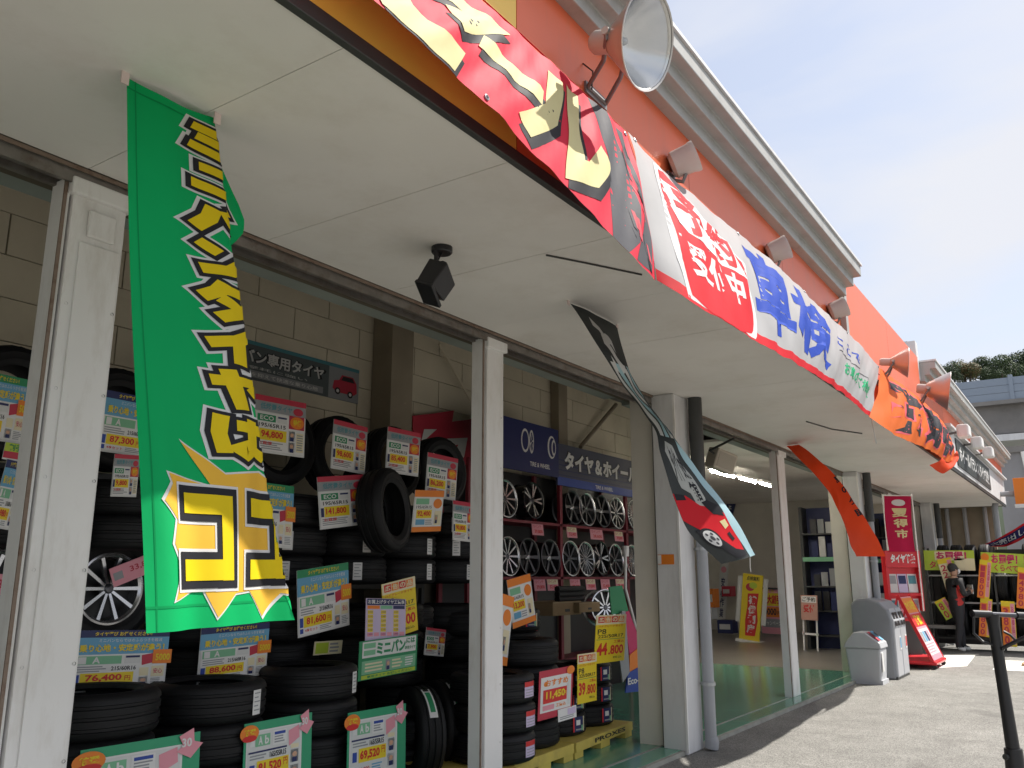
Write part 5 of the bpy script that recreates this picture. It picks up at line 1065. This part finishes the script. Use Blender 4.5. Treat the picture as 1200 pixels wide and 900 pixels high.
# ------------------------------------------------------------------ outdoor tyre display at the far end
XR = 20.9
t = empty('outdoor_tyre_rack', (XR, 0, 0)); tag(t, 'outdoor steel rack of tyres under the yellow bargain boards', 'rack')
for y in (.6, 1.95, 3.25):
    for x in (.0, .55): MB().box(x - .02, x + .02, y - .02, y + .02, 0, 2.15, m_dark).build('upright', t)
for z in (.25, .98, 1.55):
    for x in (.05, .5): MB().box(x - .015, x + .015, .6, 3.25, z - .015, z + .015, m_zinc if z > .9 else m_dark).build('shelf_rail', t)
MB().box(.6, .62, .5, 3.3, .1, 2.1, m_black).build('black_sheet', t)  # plain black sheet closing the back of the rack
MB().box(-.25, .2, 2.75, 3.35, .45, .52, m_conc).build('low_table', t)
G_TO = 'tyres on the outdoor rack'
for r_, z in enumerate((.6, 1.32, 1.88)):
    for k in range(9):
        y = .75 + .27 * k
        if r_ == 2 and k in (3, 4): continue
        tyre((XR + .28, y, z), (R(90), 0, 0), f'tyre on the outdoor rack, {("bottom", "middle", "top")[r_]} row, {ORD(k)} from the street side', G_TO)
def rb(name, label, tl, tr, bl, els, base, xv=XR - .12, th=.01): return stand_board(name, label, tl, tr, bl, xv, els, base, 'sign', th)[0]
rb('bargain_board', 'yellow and pink bargain board behind the person', (1083, 645), (1142, 645), (1084, 668), [('r', .22, .5, .8, .95, I['cream'], 1), ('t', 'お買得！', .25, .55, .85, .95, I['magenta'], .05, 2), ('t', 'タイヤ', .1, .1, .55, .45, I['crimson'], .03, 1), ('r', .6, .0, 1, .6, I['cream'], 1)], I['lime'], XR - .05)
rb('bargain_board', 'yellow and pink bargain board beside the person, on the street side', (1150, 647), (1212, 650), (1150, 670), [('t', 'お買得！！', .2, .45, .85, .95, I['magenta'], .05, 1), ('t', 'くらべて', .25, .08, .7, .42, I['crimson'], .03, 1), ('c', .08, .75, .08, .2, I['orange'], 1)], I['lime'], XR - .05)
def slip(d, c='orange'): return [('r', .0, .0, .62, .88, I[c], 1), ('v', d, .12, .04, .5, .86, I['crimson'], .03, 2), ('r', .66, .05, .96, .95, I['pink'], 1), ('v', 'お買得品', .72, .3, .9, .9, I['magenta'], .01, 2)]
for i, (tl, tr, bl, d, lb, c) in enumerate((((1105, 655), (1121, 652), (1113, 705), '22000', 'cream and orange price slip behind the head of the person', 'cream'), ((1104, 703), (1116, 697), (1109, 727), '80', 'green and yellow price slip low behind the person', 'lime'),
        ((1143, 655), (1157, 657), (1145, 700), '11800', 'orange and pink price slip beside the face of the person', 'orange'), ((1143, 700), (1157, 702), (1147, 745), '10800', 'shaded brown price slip below the orange one', 'orange'),
        ((1172, 704), (1188, 705), (1176, 757), '3800', 'orange price slip low on the rack behind the scooter', 'orange'), ((1187, 664), (1203, 666), (1191, 712), '14980', 'orange price slip high on the rack on the street side', 'orange'))):
    o = rb('price_slip', lb, tl, tr, bl, slip(d, c), I['yellow'], XR - .16 - .02 * (i % 3)); o['group'] = 'price slips on the outdoor rack'; o['category'] = 'price slip'
# ------------------------------------------------------------------ person
def person():
    t = empty('person', (at(1127, 764, 'z', 0).x, at(1127, 764, 'z', 0).y, 0), (0, 0, R(-52))); tag(t, 'person in black jacket with red side panel, dark trousers, white shoes and face mask', 'person')
    # local: faces +x
    J = {'pelvis': (0, 0, .92, .15, .155), 'belly': (.015, 0, 1.08, .16, .165), 'chest': (.01, 0, 1.30, .17, .20), 'neckb': (0, 0, 1.46, .10, .11), 'neck': (.012, 0, 1.53, .055, .055), 'head0': (.03, 0, 1.60, .078, .07), 'head1': (.028, 0, 1.68, .098, .08), 'head2': (.018, 0, 1.755, .07, .06)}
    for s, n in ((1, 'l'), (-1, 'r')):
        J['hip' + n] = (0, .09 * s, .86, .115, .115); J['knee' + n] = (.03 + .07 * s, .095 * s, .49, .078, .078); J['ank' + n] = (-.01 + .12 * s, .10 * s, .10, .06, .055); J['toe' + n] = (.15 + .12 * s, .12 * s, .045, .045, .04)
        J['sho' + n] = (0, .195 * s, 1.42, .078, .078); J['elb' + n] = (.03, .26 * s, 1.15, .07, .07); J['wri' + n] = (.24, .14 * s, 1.21, .045, .045); J['han' + n] = (.31, .09 * s, 1.24, .032, .04); J['fin' + n] = (.36, .06 * s, 1.25, .02, .03)
    E_ = [('pelvis', 'belly'), ('belly', 'chest'), ('chest', 'neckb'), ('neckb', 'neck'), ('neck', 'head0'), ('head0', 'head1'), ('head1', 'head2')]
    for n in 'lr': E_ += [('pelvis', 'hip' + n), ('hip' + n, 'knee' + n), ('knee' + n, 'ank' + n), ('ank' + n, 'toe' + n), ('neckb', 'sho' + n), ('sho' + n, 'elb' + n), ('elb' + n, 'wri' + n), ('wri' + n, 'han' + n), ('han' + n, 'fin' + n)]
    ks = list(J); me = bpy.data.meshes.new('body'); me.from_pydata([J[k][:3] for k in ks], [(ks.index(a), ks.index(b)) for a, b in E_], [])
    o = bpy.data.objects.new('body', me); COL.objects.link(o)
    md = o.modifiers.new('skin', 'SKIN'); md.use_smooth_shade = True
    for i, k in enumerate(ks): me.skin_vertices[0].data[i].radius = J[k][3:]
    me.skin_vertices[0].data[0].use_root = True
    o.modifiers.new('sub', 'SUBSURF').levels = 2
    bpy.context.view_layer.update(); dg = bpy.context.evaluated_depsgraph_get(); m2 = bpy.data.meshes.new_from_object(o.evaluated_get(dg)); bpy.data.objects.remove(o)
    b = bpy.data.objects.new('body', m2); link(b, t)
    mats_ = [mat('jacket_black', (.018, .018, .02), .75), mat('trouser_black', (.022, .022, .026), .8), mat('skin', (.50, .30, .21), .55), mat('shoe_white', (.62, .62, .60), .5), mat('jacket_red', (.50, .03, .025), .7)]
    m2.materials.clear()
    for q in mats_: m2.materials.append(q)
    for p in m2.polygons:
        c = p.center; p.use_smooth = True
        r = (c.x ** 2 + c.y ** 2) ** .5
        if c.z < .095: k = 3
        elif c.z < .93: k = 1
        elif c.z > 1.50 or c.x > .245: k = 2
        else: k = 4 if (.12 < abs(c.y) < .25 and -.07 < c.x < .05 and .95 < c.z < 1.34) else 0
        p.material_index = k
    hair = MB().lathe([(.0001, .108), (.045, .10), (.078, .07), (.092, .03), (.094, -.01), (.088, -.05)], mat('hair_dark', (.03, .028, .026), .7), 20, Matrix.Translation((.005, 0, 1.70)) @ Matrix.Scale(1.08, 4, (1, 0, 0)) @ Matrix.Rotation(R(-22), 4, 'Y')); hair.build('hair', t, smooth=80)
    MB().lathe([(.0001, .052), (.03, .045), (.052, .02), (.058, -.01)], mat('mask_white', (.75, .75, .75), .7), 16, Matrix.Translation((.098, 0, 1.635)) @ Matrix.Scale(1.15, 4) @ Matrix.Rotation(R(90), 4, 'Y')).build('face_mask', t, smooth=80)
    for s in (1, -1): MB().lathe([(.0001, .012), (.012, .008), (.016, 0)], mats_[2], 10, Matrix.Translation((.02, .082 * s, 1.665)) @ Matrix.Rotation(R(-90 * s), 4, 'X')).build('ear', t, smooth=80)
    for s in (1, -1): MB().lathe([(.0001, .006), (.008, .003), (.010, 0)], m_black, 8, Matrix.Translation((.112, .032 * s, 1.695)) @ Matrix.Rotation(R(90), 4, 'Y')).build('eye', t, smooth=80)
    for s in (1, -1):
        for f in range(4): MB().tube([(.335, (.075 - .012 * f * 0) * s + (f - 1.5) * .0, 1.275 - .02 * f), (.375, .045 * s, 1.272 - .02 * f), (.385, .015 * s, 1.262 - .02 * f)], [.010, .0095, .008], mats_[2], 6).build('finger', b, smooth=80)
        MB().tube([(.30, .07 * s, 1.275), (.33, .04 * s, 1.30), (.352, .025 * s, 1.305)], [.012, .010, .008], mats_[2], 6).build('thumb', b, smooth=80)
    MB().box(.33, .345, -.1, .1, 1.17, 1.36, I['paper'], Matrix.Rotation(R(0), 4, 'Y')).build('clipboard', t)
person()
# ------------------------------------------------------------------ kick scooter in front
XQ = 5.7
hb = at(1163, 724, 'x', XQ); ft = at(1188, 884, 'x', XQ)
t = empty('kick_scooter', (ft.x, ft.y, 0)); tag(t, 'black electric kick scooter stem and handlebar standing near the street', 'scooter')
Lo = lambda v: Vector(v) - Vector((ft.x, ft.y, 0))
top, bot = Lo(hb), Lo(ft)
MB().tube([bot, bot.lerp(top, .45), bot.lerp(top, .95), top + Vector((0, 0, .02))], [.036, .031, .031, .040], m_black, 12).build('stem', t, smooth=50)
e0, e1 = Lo(at(1139, 719, 'x', XQ - .12)), Lo(at(1210, 722, 'x', XQ + .22))
MB().tube([e0, e0.lerp(e1, .5), e1], .014, mat('bar_alloy', (.10, .10, .11), .3, metal=.7), 10).build('handlebar', t, smooth=60)
for a, b in ((0, .30), (.72, 1.0)): MB().tube([e0.lerp(e1, a), e0.lerp(e1, b)], .021, m_black, 10).build('grip', t, smooth=60)
for sgn_, pts in ((0, [(1141, 724), (1141, 742), (1152, 752), (1168, 757)]), (1, [(1176, 740), (1184, 744), (1192, 752)]), (2, [(1205, 745), (1190, 752), (1174, 760)])):
    MB().tube([Lo(at(*q, 'x', XQ - .02)) for q in pts], .0075 if sgn_ < 2 else .012, m_black, 6).build('brake_cable' if sgn_ < 2 else 'brake_lever', t, smooth=60)
MB().tube([bot + Vector((0, 0, .03)), bot + Vector((0, 0, -.08))], [.046, .05], m_black, 12).tube([bot + Vector((-.05, .04, -.01)), bot + Vector((.06, -.03, -.02))], .016, m_dark, 8).build('folding_joint', t, smooth=40)
MB().tube([bot + Vector((0, 0, -.07)), bot + Vector((.03, -.02, -.16))], [.055, .045], m_zinc, 10).build('joint_collar', t, smooth=40)
wc = Vector((bot.x + .08, bot.y - .05, .12))
MB().tube([bot + Vector((.03, -.02, -.15)), wc + Vector((0, .06, .10)), wc + Vector((0, .06, 0))], .022, m_black, 8).build('fork', t, smooth=50)
MB().lathe([(.07, -.02), (.10, -.028), (.12, -.018), (.12, .018), (.10, .028), (.07, .02)], m_rub, 28, Matrix.Translation(wc) @ Matrix.Rotation(R(90), 4, 'X') @ Matrix.Rotation(R(35), 4, 'Y'), closed=True).build('front_wheel', t, smooth=40)
MB().box(-.12, .95, -.09, .09, .12, .16, m_black, Matrix.Translation((wc.x + .1, wc.y - .1, 0)) @ Matrix.Rotation(R(-40), 4, 'Z')).build('deck', t, bevel=.02)
q = at(1199, 777, 'z', .05); t = empty('wooden_board', (q.x, q.y - .6, 0)); tag(t, 'plain wooden board lying on the asphalt beyond the scooter', 'board')
MB().box(-.1, .25, -.2, .62, 0, .05, mat('pale_wood', (.42, .28, .15), .7, var=.15, vscale=8)).build('plank', t, bevel=.004)
# ------------------------------------------------------------------ far end: orange sign box, bunting, rear buildings
q = at(1189, 578, 'x', 23.0)
t = empty('sign_box', q); tag(t, 'orange and white sign box on a grey bracket past the end of the shop', 'sign')
MB().box(-.1, .25, -1.6, 0, -.32, .34, I['orange']).build('sign_face', t, bevel=.01); MB().box(-.12, .0, -1.6, .02, -.34, -.26, m_white).build('frame', t)
MB().tube([(.1, .02, -.0), (.1, .35, .0), (.1, .45, -.3), (.1, .45, -1.2)], .07, m_pipe, 10).build('bracket', t, smooth=60)
Sb = strip([(1150, 640, 'x', 22.4), (1175, 628, 'x', 22.2), (1205, 610, 'x', 22)], [(1158, 640, 'x', 22.4), (1180, 640, 'x', 22.2), (1205, 628, 'x', 22)], lambda s, t_: (-.1 * math.sin(math.pi * t_), 0, 0), lambda s, t_: np.array([.03 * math.sin(20 * s + 5 * t_), 0, 0]))
bb = cloth(Sb, 24, 8, fab('navy_cloth', (.02, .02, .09), .05), 'draped_banner'); tag(bb, 'dark blue banner with crimson hem draped past the end of the shop', 'banner')
on_cloth(Sb, [(*PG([(0, 0), (1, 0), (1, .18), (0, .18)]), f_dred, 1), (*PG([(0, .82), (1, .82), (1, 1), (0, 1)]), f_dred, 1)] + [(*T('大売出し', .2, .28, .9, .75, .02), f_wink, 1)], 24, 8, -1 if nrm(Sb, .5, .5)[0] > 0 else 1, 'lettering', bb)
t = empty('rear_building', (33, -1, 0)); tag(t, 'grey rear building with white drain pipes behind the shop end', 'building')
MB().box(0, 6, -9, 3.6, 0, 5.6, mat('grey_render', (.26, .26, .27), .8, var=.08, vscale=.6, dirt=.3, dscale=.5)).build('wall', t)
MB().box(-.1, 6.1, -9.1, 3.7, 5.6, 5.8, m_conc).build('parapet', t)
for y in (2.86, 1.0, -1.2): MB().tube([(-.1, y, 0), (-.1, y - .15, 5.0), (-.1, y - .1, 5.6)], .10, m_white, 10).build('drain_pipe', t, smooth=60)
for y in (2.2, .2, -2.0, -4.2):
    f = MB().box(-.04, .02, y - 1.2, y, 3.3, 4.6, m_white2).build('window', t); MB().box(-.05, -.041, y - 1.13, y - .07, 3.37, 4.53, mat('dark_glass', (.06, .07, .09), .1)).build('pane', f)
t = empty('viaduct', (60, 0, 0)); tag(t, 'concrete road viaduct with blue-grey parapet panels crossing behind the shop', 'viaduct')
MB().box(.2, 9, -60, 40, 10.2, 11.95, m_conc).build('girder', t); MB().box(-.4, 9.4, -60, 40, 11.95, 12.2, m_conc).build('deck_edge', t); MB().box(-.2, 9, -60, 40, 9.7, 10.1, m_white2).build('bearing_beam', t)
pm = MB().box(-.25, -.1, .03, 3.97, .012, .46, m_parapet).mesh('parapet_panel'); qm = MB().box(-.32, -.05, -.12, .12, 0, 1.55, m_parapet).mesh('parapet_post')
y = -26 + 1.4
while y < 14:
    for r_ in range(3):
        o = bpy.data.objects.new('parapet_panel', pm); link(o, t); o.location = (0, y, 12.2 + .47 * r_)
    o = bpy.data.objects.new('parapet_post', qm); link(o, t); o.location = (0, y, 12.2); y += 4
for y in (-22, -4, 14, 32): MB().box(1.5, 7.5, y - 1, y + 1, 0, 9.7, m_conc).build('pier', t, bevel=.1)
# hill and trees behind the viaduct
m_hill = mat('hill_green', (.05, .07, .04), .9, var=.35, vscale=.12, bump=1.0, bscale=.6)  # green kept paler to stand in for distant haze
nx, ny = 40, 50; v = []
for i in range(nx + 1):
    for j in range(ny + 1):
        x = 72 + 330 * i / nx; yy = -160 + 320 * j / ny
        z = 14.2 * min(1, (x - 72) / 14) + max(0, x - 90) * .165 * (1 / (1 + math.exp(-(yy - x * .108) / (2 + x * .012)))) + max(0, x - 90) * .105 + .7 * math.sin(x * .11 + yy * .07) + .5 * math.sin(yy * .31)
        v.append((x, yy, z if i < nx else 0))
f = [(i * (ny + 1) + j, (i + 1) * (ny + 1) + j, (i + 1) * (ny + 1) + j + 1, i * (ny + 1) + j + 1) for i in range(nx) for j in range(ny)]
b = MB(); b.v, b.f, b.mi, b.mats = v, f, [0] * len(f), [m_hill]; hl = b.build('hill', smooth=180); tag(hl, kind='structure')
def hillz(x, yy): return 14.2 * min(1, (x - 72) / 14) + max(0, x - 90) * .165 * (1 / (1 + math.exp(-(yy - x * .108) / (2 + x * .012)))) + max(0, x - 90) * .105
fm = [mat('leaf_dark', (.045, .07, .032), .7, var=.3, vscale=.5), mat('leaf_mid', (.075, .11, .042), .7, var=.3, vscale=.5), mat('leaf_rust', (.17, .125, .055), .7, var=.3, vscale=.5)]
m_bark = mat('bark', (.06, .045, .03), .9, var=.2)
def crown_mesh(r, n, rng, cols):
    b = MB(); lob = [(rng.uniform(-.55, .55) * r, rng.uniform(-.55, .55) * r, rng.uniform(-.3, .55) * r, rng.uniform(.40, .62) * r) for _ in range(9)]
    vs_, fs_, mi_ = [], [], []
    for _ in range(n):
        lx, ly, lz, lr = lob[rng.randrange(9)]
        d = Vector((rng.gauss(0, 1), rng.gauss(0, 1), rng.gauss(0, 1))).normalized(); c = Vector((lx, ly, lz)) + d * lr * rng.uniform(.72, 1.05)
        a = Vector((rng.gauss(0, 1), rng.gauss(0, 1), rng.gauss(0, 1))).normalized(); e = d.cross(a).normalized(); g_ = (d * .6 + e.cross(d)).normalized(); s = r * rng.uniform(.022, .05); k = len(vs_)
        vs_ += [c - e * s - g_ * s * .5, c + e * s - g_ * s * .6, c + e * s * .6 + g_ * s, c - e * s * .7 + g_ * s * .9]; fs_.append((k, k + 1, k + 2, k + 3)); mi_.append(rng.randrange(len(cols)))
    b.v, b.f, b.mi, b.mats = [tuple(p) for p in vs_], fs_, mi_, cols
    return b.mesh('crown')
rng = random.Random(5)
CR = [crown_mesh(2.6, 5200, rng, [fm[0], fm[1], fm[0]]), crown_mesh(2.6, 5200, rng, [fm[2], fm[1], fm[2]]), crown_mesh(2.6, 5200, rng, [fm[1], fm[0], fm[1]])]
G_TR = 'trees on the bank behind the viaduct'
for i, (px, py, x, sc_, ck, lb) in enumerate(((1112, 440, 84, 0.45, 0, 'dark round tree against the hill, nearest the shop roof'), (1131, 436, 86, 0.55, 1, 'rust-tinged tree above the viaduct parapet'), (1153, 434, 92, 0.58, 0, 'dark green tree next to the rust-tinged one'), (1167, 441, 88, 0.4, 2, 'pale green low tree between two taller ones'),
        (1182, 436, 90, 0.62, 2, 'bright green tree near the picture edge'), (1203, 430, 93, 0.75, 0, 'tall dark tree cut by the picture edge'), (1226, 430, 95, 0.85, 0, 'dark tree outside the picture edge'), (1093, 436, 100, 0.45, 0, 'small dark tree on the ridge by the roof'))):
    p = at(px, py, 'x', x); t = empty('tree', (p.x, p.y, hillz(p.x, p.y) - .5)); tag(t, lb, 'tree', G_TR); hgt = p.z - t.location.z
    MB().tube([(0, 0, 0), (.1, .05, hgt * .5), (.0, .1, hgt)], [.32, .24, .1], m_bark, 8).tube([(.1, .05, hgt * .5), (.9, .5, hgt + .2)], [.14, .05], m_bark, 6).tube([(.05, .05, hgt * .55), (-.8, -.6, hgt)], [.14, .05], m_bark, 6).build('trunk', t, smooth=60)
    o = bpy.data.objects.new('crown', CR[ck]); link(o, t); o.location = (0, 0, hgt); o.scale = (sc_, sc_, sc_ * .9); o.rotation_euler = (0, 0, i * 1.3)
# far wooded slope as one mass
rng = random.Random(9); vs_, fs_, mi_ = [], [], []
for _ in range(26000):
    x = rng.uniform(100, 330); yy = x * rng.uniform(-.05, .32); z = hillz(x, yy); s = rng.uniform(.5, 1.3); c = Vector((x + rng.uniform(-1, 1), yy, z + rng.uniform(0, 4.5) * rng.random()))
    a = Vector((rng.gauss(0, 1), rng.gauss(0, 1), rng.gauss(0, .7))).normalized(); e = a.orthogonal().normalized(); g_ = a.cross(e); k = len(vs_)
    vs_ += [tuple(c - e * s), tuple(c + g_ * s), tuple(c + e * s), tuple(c - g_ * s)]; fs_.append((k, k + 1, k + 2, k + 3)); mi_.append(rng.randrange(2))
b = MB(); b.v, b.f, b.mi, b.mats = vs_, fs_, mi_, [fm[0], fm[1]]; o = b.build('wooded_slope'); tag(o, 'dense dark woodland covering the far hillside', 'woodland', kind='stuff')
